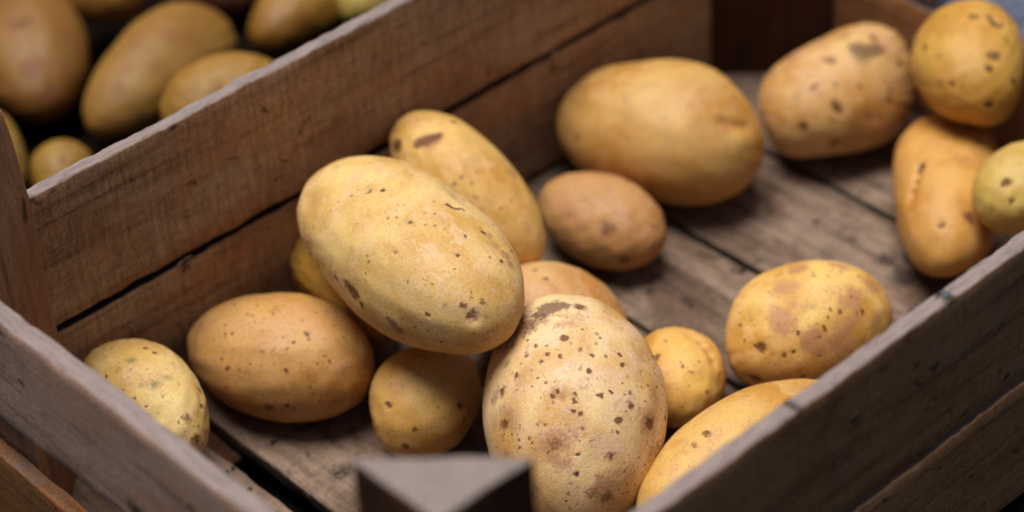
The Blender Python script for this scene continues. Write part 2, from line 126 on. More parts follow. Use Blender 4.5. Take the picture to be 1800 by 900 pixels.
  marks=[(0.701, 0.191, 0.687, 5.51, 'p', 0.95), (0.675, 0.232, 0.7, 4.68, 'p', 0.8674999999999999), (0.651, 0.273, 0.708, 3.83, 'p', 0.7825), (0.631, 0.314, 0.71, 3.01, 'p', 0.7), (0.721, 0.051, 0.691, 3.26, 'p', 0.75), (0.351, 0.068, 0.934, 2.0, 'b', 0.8), (-0.118, 0.209, 0.971, 2.25, 'k', 1.0), (-0.16, 0.122, 0.98, 2.5, 'k', 1.0), (-0.164, 0.016, 0.986, 2.25, 'k', 1.0), (-0.137, 0.241, 0.961, 1.25, 'b', 0.8), (-0.113, 0.178, 0.978, 1.0, 'b', 0.8), (-0.205, 0.008, 0.979, 1.25, 'b', 0.9), (-0.145, -0.01, 0.989, 1.0, 'b', 0.9), (-0.16, -0.273, 0.949, 1.5, 'b', 0.9), (-0.122, -0.383, 0.916, 1.0, 'b', 0.8), (-0.206, -0.591, 0.78, 1.75, 'b', 0.7), (-0.303, -0.788, 0.536, 3.26, 'b', 0.6), (-0.342, -0.441, 0.83, 2.0, 'b', 0.6), (-0.246, 0.77, 0.588, 3.26, 'b', 0.6), (0.025, 0.771, 0.636, 2.25, 'b', 0.6), (-0.523, 0.242, 0.817, 4.51, 'b', 0.35), (-0.728, 0.031, 0.684, 1.5, 'd', 0.8), (-0.6, 0.002, 0.8, 1.0, 'd', 0.8), (-0.611, -0.33, 0.719, 2.0, 'b', 0.5), (-0.868, -0.273, 0.415, 3.51, 'b', 0.5), (0.051, -0.167, 0.985, 1.25, 'b', 0.8), (0.192, -0.223, 0.956, 1.25, 'd', 0.7), (0.244, -0.093, 0.965, 1.25, 'd', 0.6), (0.196, -0.375, 0.906, 1.0, 'd', 0.7), (0.223, -0.513, 0.829, 1.25, 'b', 0.8), (0.127, -0.53, 0.839, 1.5, 'b', 0.7), (0.328, -0.884, 0.332, 1.5, 'b', 0.8), (0.162, 0.332, 0.929, 1.25, 'd', 0.7), (0.187, 0.122, 0.975, 1.25, 'b', 0.8), (0.116, 0.603, 0.789, 1.5, 'b', 0.7), (0.314, 0.367, 0.875, 1.0, 'b', 0.7), (0.225, 0.266, 0.937, 1.0, 'b', 0.7), (-0.302, -0.042, 0.952, 1.0, 'b', 0.8), (-0.277, 0.026, 0.96, 1.0, 'b', 0.8), (0.248, 0.48, 0.842, 1.25, 'b', 0.5), (0.38, 0.626, 0.681, 1.5, 'b', 0.4), (-0.425, 0.507, 0.75, 1.25, 'b', 0.5), (-0.337, 0.409, 0.848, 1.25, 'b', 0.4), (-0.108, -0.59, 0.8, 1.25, 'b', 0.4), (-0.034, -0.719, 0.694, 1.25, 'b', 0.4), (-0.761, 0.47, 0.446, 3.01, 'b', 0.3), (-0.841, 0.123, 0.527, 1.5, 'b', 0.4), (0.438, 0.621, 0.65, 8.01, 'k', 0.6), (0.543, 0.423, 0.726, 6.51, 'b', 0.45), (-0.225, 0.769, 0.599, 10.02, 'k', 0.6), (0.293, -0.76, 0.58, 6.26, 'k', 0.5), (-0.291, -0.757, 0.585, 8.76, 'k', 0.6), (-0.543, 0.243, 0.804, 10.02, 'k', 0.6), (-0.782, -0.361, 0.508, 11.27, 'k', 0.6), (-0.804, 0.414, 0.428, 10.02, 'k', 0.5), (0.562, 0.003, 0.827, 7.51, 'k', 0.5), (-0.502, -0.818, 0.282, 6.26, 'b', 0.35), (-0.551, -0.818, 0.164, 6.26, 'b', 0.33349999999999996), (-0.596, -0.801, 0.06, 6.26, 'b', 0.3165), (-0.645, -0.763, 0.045, 6.26, 'b', 0.3), (-0.002, 0.851, 0.525, 5.01, 'b', 0.3), (0.08, 0.525, 0.847, 5.51, 'k', 0.4), (-0.044, -0.838, 0.544, 5.51, 'k', 0.5), (0.708, -0.134, 0.694, 3.51, 'b', 0.5), (0.574, 0.3, 0.762, 5.01, 'b', 0.4), (0.24, 0.699, 0.673, 3.51, 'b', 0.35), (-0.338, -0.513, 0.789, 6.01, 'k', 0.4), (-0.856, -0.112, 0.505, 5.01, 'b', 0.3), (-0.473, 0.758, 0.449, 4.51, 'b', 0.3)],
  dents=[(-0.16, 0.122, 0.98, 3.51, 0.8), (-0.246, 0.77, 0.588, 4.01, 0.8), (-0.303, -0.788, 0.536, 4.01, 0.6)]),
 'P14': dict(c=[-0.01706, 0.04951, 0.04449], R=[[-0.57999, -0.81462, 0.0], [0.81462, -0.57999, 0.0], [0.0, 0.0, 1.0]], ax=[0.0369, 0.02722, 0.02449],
  prof=[1.014, 0.999, 0.989, 0.993, 1.006, 1.018, 1.03, 1.039, 1.044, 1.045, 1.037, 1.024, 1.011, 0.998, 0.987, 0.981, 0.981, 0.992, 1.023, 1.052, 1.064, 1.064, 1.044, 1.019, 0.994, 0.981, 0.989, 1.003, 1.016, 1.029, 1.041, 1.05, 1.057, 1.062, 1.054, 1.034],
  col=(206, 164, 104), spk=(40, 0.6),
  marks=[(-0.019, 0.081, 0.996, 1.34, 'd', 0.8), (0.152, -0.14, 0.978, 1.34, 'b', 0.5), (-0.577, -0.15, 0.803, 5.37, 'o', 0.3)],
  dents=[]),
 'P15': dict(c=[-0.07354, 0.12627, 0.05828], R=[[0.20501, -0.97876, 0.0], [0.97876, 0.20501, 0.0], [0.0, 0.0, 1.0]], ax=[0.04344, 0.01924, 0.01828],
  prof=[1.118, 1.093, 1.051, 1.004, 0.977, 0.973, 0.99, 1.019, 1.046, 1.062, 1.071, 1.08, 1.088, 1.082, 1.062, 1.039, 1.017, 0.994, 0.975, 0.971, 0.983, 0.999, 1.032, 1.075, 1.09, 1.069, 1.024, 0.963, 0.903, 0.873, 0.89, 0.918, 0.946, 0.979, 1.033, 1.099],
  col=(188, 148, 66), spk=(30, 0.5),
  marks=[],
  dents=[]),
 'P16': dict(c=[-0.12457, 0.11535, 0.048], R=[[-0.45747, -0.88922, 0.0], [0.88922, -0.45747, 0.0], [0.0, 0.0, 1.0]], ax=[0.04517, 0.03111, 0.028],
  prof=[1.018, 1.033, 1.03, 1.016, 1.004, 0.994, 0.989, 0.987, 0.988, 0.997, 1.009, 1.022, 1.031, 1.038, 1.039, 1.031, 1.017, 1.0, 0.989, 0.994, 1.009, 1.02, 1.021, 1.019, 1.018, 1.016, 1.014, 1.011, 1.01, 1.009, 1.008, 1.007, 1.007, 1.004, 0.999, 1.0],
  col=(202, 156, 90), spk=(280, 0.7),
  marks=[(-0.416, 0.26, 0.871, 1.06, 'd', 1.0), (0.355, 0.484, 0.8, 1.06, 'd', 0.7), (0.422, 0.488, 0.764, 1.06, 'b', 0.5), (-0.321, 0.45, 0.833, 1.06, 'b', 0.7), (0.307, 0.857, 0.415, 1.32, 'b', 0.9), (-0.317, 0.778, 0.542, 1.32, 'b', 0.6), (-0.695, 0.44, 0.569, 1.06, 'b', 0.6), (0.392, 0.772, 0.5, 1.06, 'b', 0.5), (0.225, -0.061, 0.972, 1.06, 'b', 0.6), (-0.142, 0.984, -0.111, 2.38, 'p', 1.0), (-0.343, 0.938, -0.044, 1.32, 'b', 0.7), (-0.639, 0.424, 0.642, 0.79, 'b', 0.6), (-0.178, 0.772, 0.611, 0.79, 'b', 0.5), (-0.04, 0.678, 0.734, 1.32, 'b', 0.4)],
  dents=[]),
 'P17': dict(c=[-0.19515, 0.12221, 0.06309], R=[[0.08362, -0.9965, 0.0], [0.9965, 0.08362, 0.0], [0.0, 0.0, 1.0]], ax=[0.03978, 0.0222, 0.02109],
  prof=[1.048, 1.057, 1.058, 1.036, 1.001, 0.98, 0.971, 0.98, 1.004, 1.027, 1.046, 1.062, 1.066, 1.056, 1.043, 1.028, 1.01, 0.991, 0.977, 0.968, 0.967, 0.994, 1.033, 1.06, 1.059, 1.036, 1.015, 1.0, 0.985, 0.976, 0.978, 0.984, 0.99, 0.998, 1.013, 1.032],
  col=(222, 192, 122), spk=(90, 0.6),
  marks=[(0.03, -0.376, 0.926, 1.52, 'b', 0.8), (0.188, -0.346, 0.919, 1.27, 'b', 0.7), (0.097, 0.099, 0.99, 2.29, 'g', 0.7), (-0.382, 0.112, 0.917, 2.54, 'g', 0.8), (-0.371, -0.176, 0.912, 1.78, 'g', 0.6), (-0.351, 0.534, 0.769, 1.02, 'b', 0.7), (0.171, 0.639, 0.75, 1.02, 'b', 0.7), (-0.288, 0.32, 0.902, 1.78, 'g', 0.5), (-0.525, -0.729, 0.439, 2.03, 'p', 0.5), (-0.752, -0.529, 0.392, 2.03, 'b', 0.5), (-0.873, -0.053, 0.485, 2.54, 'b', 0.45), (-0.991, -0.055, 0.122, 2.29, 'b', 0.6), (-0.568, 0.135, 0.812, 1.02, 'b', 0.4), (-0.492, -0.313, 0.812, 1.27, 'g', 0.4), (-0.175, 0.586, 0.791, 1.02, 'b', 0.5), (-0.207, -0.5, 0.841, 1.52, 'g', 0.4)],
  dents=[]),
 'P18': dict(c=[-0.09578, 0.04844, 0.0433], R=[[0.89956, -0.43681, 0.0], [0.43681, 0.89956, 0.0], [0.0, 0.0, 1.0]], ax=[0.02979, 0.02452, 0.0233],
  prof=[0.996, 1.019, 1.045, 1.055, 1.051, 1.041, 1.022, 1.002, 0.988, 0.979, 0.975, 0.994, 1.028, 1.057, 1.06, 1.044, 1.018, 0.995, 0.991, 0.995, 0.994, 0.988, 0.991, 1.008, 1.024, 1.026, 1.024, 1.025, 1.032, 1.037, 1.031, 1.019, 1.005, 0.988, 0.977, 0.982],
  col=(212, 170, 92), spk=(60, 0.5),
  marks=[(-0.752, 0.298, 0.588, 1.55, 'b', 0.7), (-0.739, 0.321, 0.592, 1.38, 'b', 0.634), (-0.725, 0.346, 0.595, 1.21, 'b', 0.566), (-0.711, 0.37, 0.598, 1.04, 'b', 0.5), (-0.248, -0.889, 0.386, 1.81, 'd', 0.6), (-0.145, -0.964, 0.223, 2.33, 'o', 0.8), (-0.318, -0.942, 0.107, 1.04, 'b', 0.6), (-0.903, -0.272, 0.333, 1.29, 'b', 0.8), (-0.991, -0.127, -0.035, 1.55, 'b', 0.8), (-0.56, -0.571, 0.6, 0.78, 'b', 0.7), (-0.176, -0.498, 0.849, 2.59, 'g', 0.3), (-0.809, 0.055, 0.585, 1.04, 'b', 0.3), (-0.873, -0.383, 0.3, 0.78, 'b', 0.4)],
  dents=[(-0.248, -0.889, 0.386, 2.07, 1.0), (-0.752, 0.298, 0.588, 1.81, 0.8)]),
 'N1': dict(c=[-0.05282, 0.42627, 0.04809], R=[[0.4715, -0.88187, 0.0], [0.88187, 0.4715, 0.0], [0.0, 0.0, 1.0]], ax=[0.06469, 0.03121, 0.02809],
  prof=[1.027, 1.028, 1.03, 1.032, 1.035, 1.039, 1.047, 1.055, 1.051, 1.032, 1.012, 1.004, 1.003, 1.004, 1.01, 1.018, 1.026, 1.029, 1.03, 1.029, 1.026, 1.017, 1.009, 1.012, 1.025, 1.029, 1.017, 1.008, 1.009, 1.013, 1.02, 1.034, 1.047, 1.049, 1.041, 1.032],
  col=(138, 98, 42), spk=(40, 1.2),  # N skins darkened in colour to stand in for the shade they lie in
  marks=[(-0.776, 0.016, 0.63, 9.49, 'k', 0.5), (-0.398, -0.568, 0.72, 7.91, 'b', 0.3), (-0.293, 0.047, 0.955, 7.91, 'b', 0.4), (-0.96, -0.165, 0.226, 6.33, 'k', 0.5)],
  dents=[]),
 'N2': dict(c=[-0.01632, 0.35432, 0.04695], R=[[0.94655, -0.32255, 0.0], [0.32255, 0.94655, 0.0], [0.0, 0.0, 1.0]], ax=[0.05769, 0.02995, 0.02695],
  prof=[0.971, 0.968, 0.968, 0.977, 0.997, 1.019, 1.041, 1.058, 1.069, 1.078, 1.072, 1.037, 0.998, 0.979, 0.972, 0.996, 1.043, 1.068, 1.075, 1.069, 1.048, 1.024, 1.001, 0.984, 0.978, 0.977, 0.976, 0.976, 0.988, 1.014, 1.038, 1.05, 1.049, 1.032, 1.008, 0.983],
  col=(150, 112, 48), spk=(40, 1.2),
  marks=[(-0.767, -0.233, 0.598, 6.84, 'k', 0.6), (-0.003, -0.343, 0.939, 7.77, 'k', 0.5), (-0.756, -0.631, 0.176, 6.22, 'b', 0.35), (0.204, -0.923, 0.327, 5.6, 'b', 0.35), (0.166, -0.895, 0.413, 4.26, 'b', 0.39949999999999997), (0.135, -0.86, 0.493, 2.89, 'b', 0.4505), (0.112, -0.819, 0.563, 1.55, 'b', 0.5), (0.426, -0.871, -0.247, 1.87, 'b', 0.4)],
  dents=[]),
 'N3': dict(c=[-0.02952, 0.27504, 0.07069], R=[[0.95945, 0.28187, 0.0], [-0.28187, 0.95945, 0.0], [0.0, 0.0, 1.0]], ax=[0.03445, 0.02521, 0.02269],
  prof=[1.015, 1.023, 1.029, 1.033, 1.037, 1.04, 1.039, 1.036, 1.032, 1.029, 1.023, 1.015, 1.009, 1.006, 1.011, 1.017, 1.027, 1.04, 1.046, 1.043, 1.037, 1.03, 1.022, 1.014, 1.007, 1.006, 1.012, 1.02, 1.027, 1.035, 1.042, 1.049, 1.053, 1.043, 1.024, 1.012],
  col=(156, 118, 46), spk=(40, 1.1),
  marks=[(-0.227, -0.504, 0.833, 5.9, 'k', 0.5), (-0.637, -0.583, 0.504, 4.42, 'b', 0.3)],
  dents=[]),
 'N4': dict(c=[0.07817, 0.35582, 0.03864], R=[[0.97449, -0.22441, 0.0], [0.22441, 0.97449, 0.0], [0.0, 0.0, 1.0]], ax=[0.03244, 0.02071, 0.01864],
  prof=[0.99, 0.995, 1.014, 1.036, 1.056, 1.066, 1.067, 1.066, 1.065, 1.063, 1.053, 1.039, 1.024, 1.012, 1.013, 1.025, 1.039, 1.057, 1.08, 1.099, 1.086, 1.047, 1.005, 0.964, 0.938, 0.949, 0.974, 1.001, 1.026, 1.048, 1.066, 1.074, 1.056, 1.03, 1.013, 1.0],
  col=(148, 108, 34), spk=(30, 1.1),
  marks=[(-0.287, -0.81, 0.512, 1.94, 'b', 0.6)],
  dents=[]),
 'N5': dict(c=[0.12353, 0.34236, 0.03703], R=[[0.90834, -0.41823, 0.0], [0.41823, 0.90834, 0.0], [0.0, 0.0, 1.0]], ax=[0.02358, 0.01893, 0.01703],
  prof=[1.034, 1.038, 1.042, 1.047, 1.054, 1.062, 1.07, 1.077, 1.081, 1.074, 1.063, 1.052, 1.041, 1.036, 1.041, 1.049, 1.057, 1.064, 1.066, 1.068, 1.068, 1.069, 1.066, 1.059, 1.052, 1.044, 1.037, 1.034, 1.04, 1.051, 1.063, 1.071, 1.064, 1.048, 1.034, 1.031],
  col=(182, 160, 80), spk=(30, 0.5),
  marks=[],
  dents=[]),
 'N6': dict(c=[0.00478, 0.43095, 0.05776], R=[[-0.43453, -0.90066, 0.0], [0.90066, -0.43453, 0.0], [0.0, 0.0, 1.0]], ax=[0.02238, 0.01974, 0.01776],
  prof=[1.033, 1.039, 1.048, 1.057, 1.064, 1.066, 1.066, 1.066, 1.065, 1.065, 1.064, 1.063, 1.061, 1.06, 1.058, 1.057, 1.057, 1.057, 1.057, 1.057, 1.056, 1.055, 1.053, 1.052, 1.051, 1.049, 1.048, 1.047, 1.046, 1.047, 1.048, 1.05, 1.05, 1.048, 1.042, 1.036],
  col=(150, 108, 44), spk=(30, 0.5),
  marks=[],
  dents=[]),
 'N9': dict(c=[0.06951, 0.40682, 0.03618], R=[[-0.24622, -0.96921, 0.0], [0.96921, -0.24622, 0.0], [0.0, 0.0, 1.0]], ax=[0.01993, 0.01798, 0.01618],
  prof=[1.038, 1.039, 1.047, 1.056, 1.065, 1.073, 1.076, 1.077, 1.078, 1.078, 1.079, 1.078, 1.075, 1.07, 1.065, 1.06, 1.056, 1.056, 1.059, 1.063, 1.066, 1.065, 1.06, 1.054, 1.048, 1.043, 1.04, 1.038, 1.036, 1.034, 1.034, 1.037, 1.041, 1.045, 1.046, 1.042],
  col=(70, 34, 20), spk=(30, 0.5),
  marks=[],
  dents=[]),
 'N7': dict(c=[-0.10144, 0.32847, 0.03573], R=[[0.35032, -0.93663, 0.0], [0.93663, 0.35032, 0.0], [0.0, 0.0, 1.0]], ax=[0.02026, 0.01748, 0.01573],
  prof=[1.024, 1.015, 1.015, 1.016, 1.02, 1.025, 1.032, 1.038, 1.04, 1.04, 1.039, 1.038, 1.035, 1.032, 1.029, 1.027, 1.024, 1.022, 1.022, 1.031, 1.042, 1.053, 1.061, 1.062, 1.06, 1.058, 1.054, 1.045, 1.034, 1.022, 1.011, 1.011, 1.03, 1.053, 1.058, 1.042],
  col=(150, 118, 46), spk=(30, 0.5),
  marks=[(-0.429, 0.01, 0.903, 2.39, 'b', 0.5)],
  dents=[]),
 'N8': dict(c=[-0.13104, 0.34732, 0.04881], R=[[0.52257, -0.8526, 0.0], [0.8526, 0.52257, 0.0], [0.0, 0.0, 1.0]], ax=[0.03951, 0.0177, 0.01681],
  prof=[1.055, 1.059, 1.056, 1.047, 1.037, 1.027, 1.022, 1.034, 1.055, 1.072, 1.069, 1.052, 1.034, 1.023, 1.019, 1.016, 1.013, 1.012, 1.018, 1.03, 1.041, 1.052, 1.055, 1.049, 1.042, 1.037, 1.041, 1.047, 1.052, 1.051, 1.046, 1.041, 1.037, 1.039, 1.044, 1.049],
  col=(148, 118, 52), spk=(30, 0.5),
  marks=[],
  dents=[]),
}
# ---------------------------------------------------------------- helpers
def lin(c):
    r = []
    for v in c[:3]:
        v /= 255.0
        r.append(v / 12.92 if v <= 0.04045 else ((v + 0.055) / 1.055) ** 2.4)
    return (r[0], r[1], r[2], 1.0)


def tag(o, label=None, cat=None, group=None, kind=None):
    if label: o['label'] = label
    if cat: o['category'] = cat
    if group: o['group'] = group
    if kind: o['kind'] = kind
    return o


def empty(name, loc):
    o = bpy.data.objects.new(name, None)
    o.empty_display_size = 0.05
    COL.objects.link(o)
    o.location = loc
    return o


def mesh_obj(name, verts, faces, mat, parent=None, loc=(0, 0, 0), rot=None, smooth=True, attrs=None):
    me = bpy.data.meshes.new(name)
    verts = np.asarray(verts, dtype=np.float32)
    faces = np.asarray(faces, dtype=np.int32)
    me.vertices.add(len(verts))
    me.vertices.foreach_set('co', verts.ravel())
    me.loops.add(faces.size)
    me.loops.foreach_set('vertex_index', faces.ravel())
    me.polygons.add(len(faces))
    me.polygons.foreach_set('loop_start', np.arange(0, faces.size, 4, dtype=np.int32))
    me.update(calc_edges=True)
    me.polygons.foreach_set('use_smooth', np.full(len(faces), smooth))
    for k, a in (attrs or {}).items():
        at = me.attributes.new(k, 'FLOAT', 'POINT')
        at.data.foreach_set('value', np.asarray(a, dtype=np.float32))
    me.materials.append(mat)
    o = bpy.data.objects.new(name, me)
    COL.objects.link(o)
    m = Matrix.Translation(Vector(loc))
    if rot is not None:
        m = m @ Matrix(rot).to_4x4()
    if parent is not None:
        o.parent = parent
        m = parent_inv(parent) @ m
    o.matrix_local = m
    return o


def parent_inv(p):
    m = Matrix.Translation(p.location)
    q = p.parent
    while q is not None:
        m = Matrix.Translation(q.location) @ m
        q = q.parent
    return m.inverted()


class NT:
    """small node-tree writer"""
    def __init__(self, name):
        self.m = bpy.data.materials.new(name)
        self.m.use_nodes = True
        self.t = self.m.node_tree
        self.p = self.t.nodes['Principled BSDF']

    def n(self, typ, ins=None, **kw):
        nd = self.t.nodes.new(typ)
        for k, v in kw.items():
            setattr(nd, k, v)
        for k, v in (ins or {}).items():
            self.set(nd.inputs[k], v)
        return nd

    def set(self, sock, v):
        if isinstance(v, bpy.types.NodeSocket):
            self.t.links.new(v, sock)
        else:
            sock.default_value = v

    def math(self, op, a, b=0.0, c=None, clamp=False):
        nd = self.n('ShaderNodeMath', operation=op, use_clamp=clamp)
        self.set(nd.inputs[0], a); self.set(nd.inputs[1], b)
        if c is not None: self.set(nd.inputs[2], c)
        return nd.outputs[0]

    def ramp(self, x, a, b, lo=0.0, hi=1.0):
        nd = self.n('ShaderNodeMapRange', {0: x, 1: a, 2: b, 3: lo, 4: hi})
        nd.interpolation_type = 'SMOOTHSTEP'
        return nd.outputs[0]

    def mix(self, f, a, b, blend='MIX'):
        nd = self.n('ShaderNodeMix', data_type='RGBA', blend_type=blend)
        self.set(nd.inputs[0], f); self.set(nd.inputs[6], a); self.set(nd.inputs[7], b)
        return nd.outputs[2]

    def noise(self, vec, scale, detail=4, rough=0.55, dist=0.0):
        nd = self.n('ShaderNodeTexNoise', {'Vector': vec, 'Scale': scale, 'Detail': detail, 'Roughness': rough, 'Distortion': dist})
        return nd.outputs[0]

    def coords(self, scale=(1, 1, 1), off=(0, 0, 0)):
        tc = self.n('ShaderNodeTexCoord')
        mp = self.n('ShaderNodeMapping', {'Vector': tc.outputs['Object'], 'Scale': scale, 'Location': off})
        return mp.outputs[0]

    def attr(self, name):
        return self.n('ShaderNodeAttribute', attribute_name=name).outputs['Fac']


# ---------------------------------------------------------------- wood
def wood(name, dark, mid, grey, off=0.0, worn=(150, 134, 130), blotch=0.6, saw=0.5, bump=0.5, rough=0.8, spec=0.25):
    t = NT(name)
    o = (off * 3.1, off * 1.7, off * 0.9)
    obr = t.n('ShaderNodeObjectInfo').outputs['Random']
    ow = t.math('MULTIPLY', obr, 7.0)
    tc = t.n('ShaderNodeTexCoord').outputs['Object']
    sh = t.n('ShaderNodeCombineXYZ', {0: ow, 1: t.math('MULTIPLY', obr, 3.0), 2: off}).outputs[0]
    base = t.n('ShaderNodeVectorMath', {0: tc, 1: sh}, operation='ADD').outputs[0]
    def sc(s): return t.n('ShaderNodeMapping', {'Vector': base, 'Scale': s}).outputs[0]
    grain = t.noise(sc((9, 150, 150)), 1.0, 6, 0.62, 0.6)
    fine = t.noise(sc((60, 700, 700)), 1.0, 5, 0.7)
    sawm = t.noise(sc((420, 36, 36)), 1.0, 5, 0.7, 0.8)
    fuzz = t.noise(sc((700, 420, 700)), 1.0, 4, 0.75)
    big = t.noise(sc((12, 22, 22)), 1.0, 4, 0.6, 1.5)
    big2 = t.noise(sc((30, 42, 42)), 1.0, 6, 0.68, 0.8)
    spots = t.noise(sc((75, 110, 110)), 1.0, 3, 0.5, 0.5)
    c = t.mix(t.ramp(big, 0.33, 0.66), lin(mid), lin(grey))
    c = t.mix(t.math('MULTIPLY', t.ramp(grain, 0.45, 0.72), 0.65), c, lin(dark))
    c = t.mix(t.math('MULTIPLY', t.ramp(big2, 0.52, 0.78), blotch), c, lin(dark))
    c = t.mix(t.math('MULTIPLY', t.ramp(spots, 0.64, 0.74), 0.75), c, lin([v * 0.45 for v in dark]))
    lum = t.math('ADD', t.math('MULTIPLY', t.math('SUBTRACT', sawm, 0.5), saw * 1.8), t.math('MULTIPLY', t.math('SUBTRACT', fine, 0.5), 0.6))
    lum = t.math('ADD', lum, t.math('MULTIPLY', t.math('SUBTRACT', fuzz, 0.5), 1.7))
    lum = t.math('ADD', lum, 1.0)
    c = t.mix(1.0, c, t.n('ShaderNodeCombineColor', {0: lum, 1: lum, 2: lum}).outputs[0], 'MULTIPLY')
    wv = t.attr('worn')
    wm = t.ramp(t.math('ADD', wv, t.math('MULTIPLY', t.math('SUBTRACT', big2, 0.5), 0.5)), 0.35, 0.75)
    wc = t.mix(t.ramp(fine, 0.35, 0.7), lin(worn), lin([v * 0.78 for v in worn]))
    wc = t.mix(t.math('MULTIPLY', t.ramp(spots, 0.6, 0.75), 0.5), wc, lin([v * 0.5 for v in worn]))
    c = t.mix(wm, c, wc)
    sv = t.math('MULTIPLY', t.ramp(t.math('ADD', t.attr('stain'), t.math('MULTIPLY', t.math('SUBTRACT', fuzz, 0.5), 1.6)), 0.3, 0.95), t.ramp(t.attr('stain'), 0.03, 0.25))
    c = t.mix(sv, c, lin((34, 24, 20)))  # one dark colour for real stains and for painted shade
    t.set(t.p.inputs['Base Color'], c)
    t.set(t.p.inputs['Roughness'], rough)
    t.set(t.p.inputs['Specular IOR Level'], spec)
    h = t.math('ADD', t.math('MULTIPLY', grain, -0.5), t.math('MULTIPLY', fine, 0.35))
    h = t.math('ADD', h, t.math('MULTIPLY', fuzz, 0.3))
    h = t.math('ADD', h, t.math('MULTIPLY', sawm, 0.25 * saw))
    b = t.n('ShaderNodeBump', {'Strength': bump, 'Distance': 0.0008, 'Height': h})
    t.set(t.p.inputs['Normal'], b.outputs[0])
    return t.m


W_SIDE = wood('weathered_brown_wood', (104, 70, 46), (172, 130, 96), (178, 150, 122), 0.3, saw=0.9)
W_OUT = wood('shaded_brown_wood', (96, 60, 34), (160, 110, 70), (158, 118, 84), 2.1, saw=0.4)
W_END = wood('grey_brown_wood', (122, 86, 68), (190, 146, 120), (190, 158, 138), 5.2, saw=0.15)
W_ORANGE = wood('orange_brown_wood', (88, 48, 22), (150, 92, 48), (140, 98, 62), 7.7, saw=0.2)
W_POST = wood('reddish_brown_wood', (98, 58, 36), (160, 112, 80), (166, 126, 96), 4.4, saw=0.2, worn=(146, 134, 128))
W_DPOST = wood('dark_brown_wood', (40, 18, 8), (70, 36, 16), (78, 48, 28), 6.1, saw=0.2, worn=(146, 132, 126))
W_FLOOR = wood('grey_floor_wood', (44, 30, 22), (96, 75, 61), (140, 119, 104), 9.3, saw=0.35, blotch=0.75)
W_DARKFLOOR = wood('shade_dark_wood', (8, 4, 3), (16, 9, 6), (20, 12, 8), 8.3, blotch=0.6, spec=0.03)  # near-black colour stands in for deep shade between the back potatoes


def cubic(p, f):
    return mnoise.noise(Vector(p) * f)


def board(name, parent, c, xdir, ydir, L, W, T, mat, seed=0, wear=0.0006, chips=(), worn=0.0, stains_shade=(), nl=90, joint_shade=()):
    """A sawn plank: local X = grain, local Y = width, local Z = thickness, loft of a rounded section with worn edges."""
    X = Vector(xdir).normalized(); Y = Vector(ydir).normalized(); Z = X.cross(Y)
    rot = Matrix((X, Y, Z)).transposed()
    r = 0.0011
    sec = []
    nw, nt = 12, 3
    def arc(cx, cy, a0):
        for k in range(4):
            a = a0 + k * math.pi / 6
            sec.append((cx + r * math.cos(a), cy + r * math.sin(a)))
    hw, ht = W / 2, T / 2
    arc(hw - r, ht - r, 0)
    for k in range(1, nw): sec.append((hw - r - (W - 2 * r) * k / nw, ht))
    arc(-hw + r, ht - r, math.pi / 2)
    for k in range(1, nt): sec.append((-hw, ht - r - (T - 2 * r) * k / nt))
    arc(-hw + r, -ht + r, math.pi)
    for k in range(1, nw): sec.append((-hw + r + (W - 2 * r) * k / nw, -ht))
    arc(hw - r, -ht + r, 3 * math.pi / 2)
    for k in range(1, nt): sec.append((hw, -ht + r + (T - 2 * r) * k / nt))
    ns = len(sec)
    V = []; worna = []; st = []
    for i in range(nl + 1):
        x = -L / 2 + L * i / nl
        for (y, z) in sec:
            nx = cubic((x + seed * 7.3, y * 1.0, z), 55.0)
            n2 = cubic((x + seed * 3.3, y + 4, z * 2), 190.0)
            n3 = cubic((x + seed * 5.3, 3, 1), 9.0)
            edge = max(0, abs(y) - (hw - 0.004)) / 0.004
            dy = -math.copysign(1, y) * edge * wear * (0.8 + 1.6 * nx + 1.2 * n2) + n3 * wear * 1.2
            dz = -math.copysign(1, z) * edge * wear * 0.8 * (0.5 + nx) + wear * 0.35 * n2 + n3 * wear
            for (cx, sgn, cw, cd) in chips:
                if sgn * y > 0:
                    g = math.exp(-((x - cx) / cw) ** 2)
                    dy -= sgn * g * cd * edge
            V.append((x, y + dy, z + dz))
            w = 1.0 if y > hw - 0.0004 else (0.55 if y > hw - 0.0011 else 0.0)
            worna.append(w * worn)
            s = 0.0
            for (sx, sy, sr) in stains_shade:
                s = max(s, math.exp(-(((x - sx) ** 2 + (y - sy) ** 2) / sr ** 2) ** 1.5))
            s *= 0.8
            for gs in joint_shade:                        # shade of the joint, painted dark along this edge
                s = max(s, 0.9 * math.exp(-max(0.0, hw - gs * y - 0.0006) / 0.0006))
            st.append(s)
    F = []
    for i in range(nl):
        for j in range(ns):
            a = i * ns + j; b = i * ns + (j + 1) % ns
            F.append((a, b, b + ns, a + ns))
    # end caps: strip of quads across the section
    def cap(off, flip):
        idx = list(range(ns))
        i0, i1 = 0, ns - 1
        while i1 - i0 > 1:
            q = (off + i0, off + i1, off + i1 - 1, off + i0 + 1)
            if i1 - 1 == i0 + 1:
                break
            F.append(q[::-1] if flip else q)
            i0 += 1; i1 -= 1
    cap(0, False); cap(nl * ns, True)
    return mesh_obj(name, V, F, mat, parent, c, rot, True, {'worn': worna, 'stain': st})


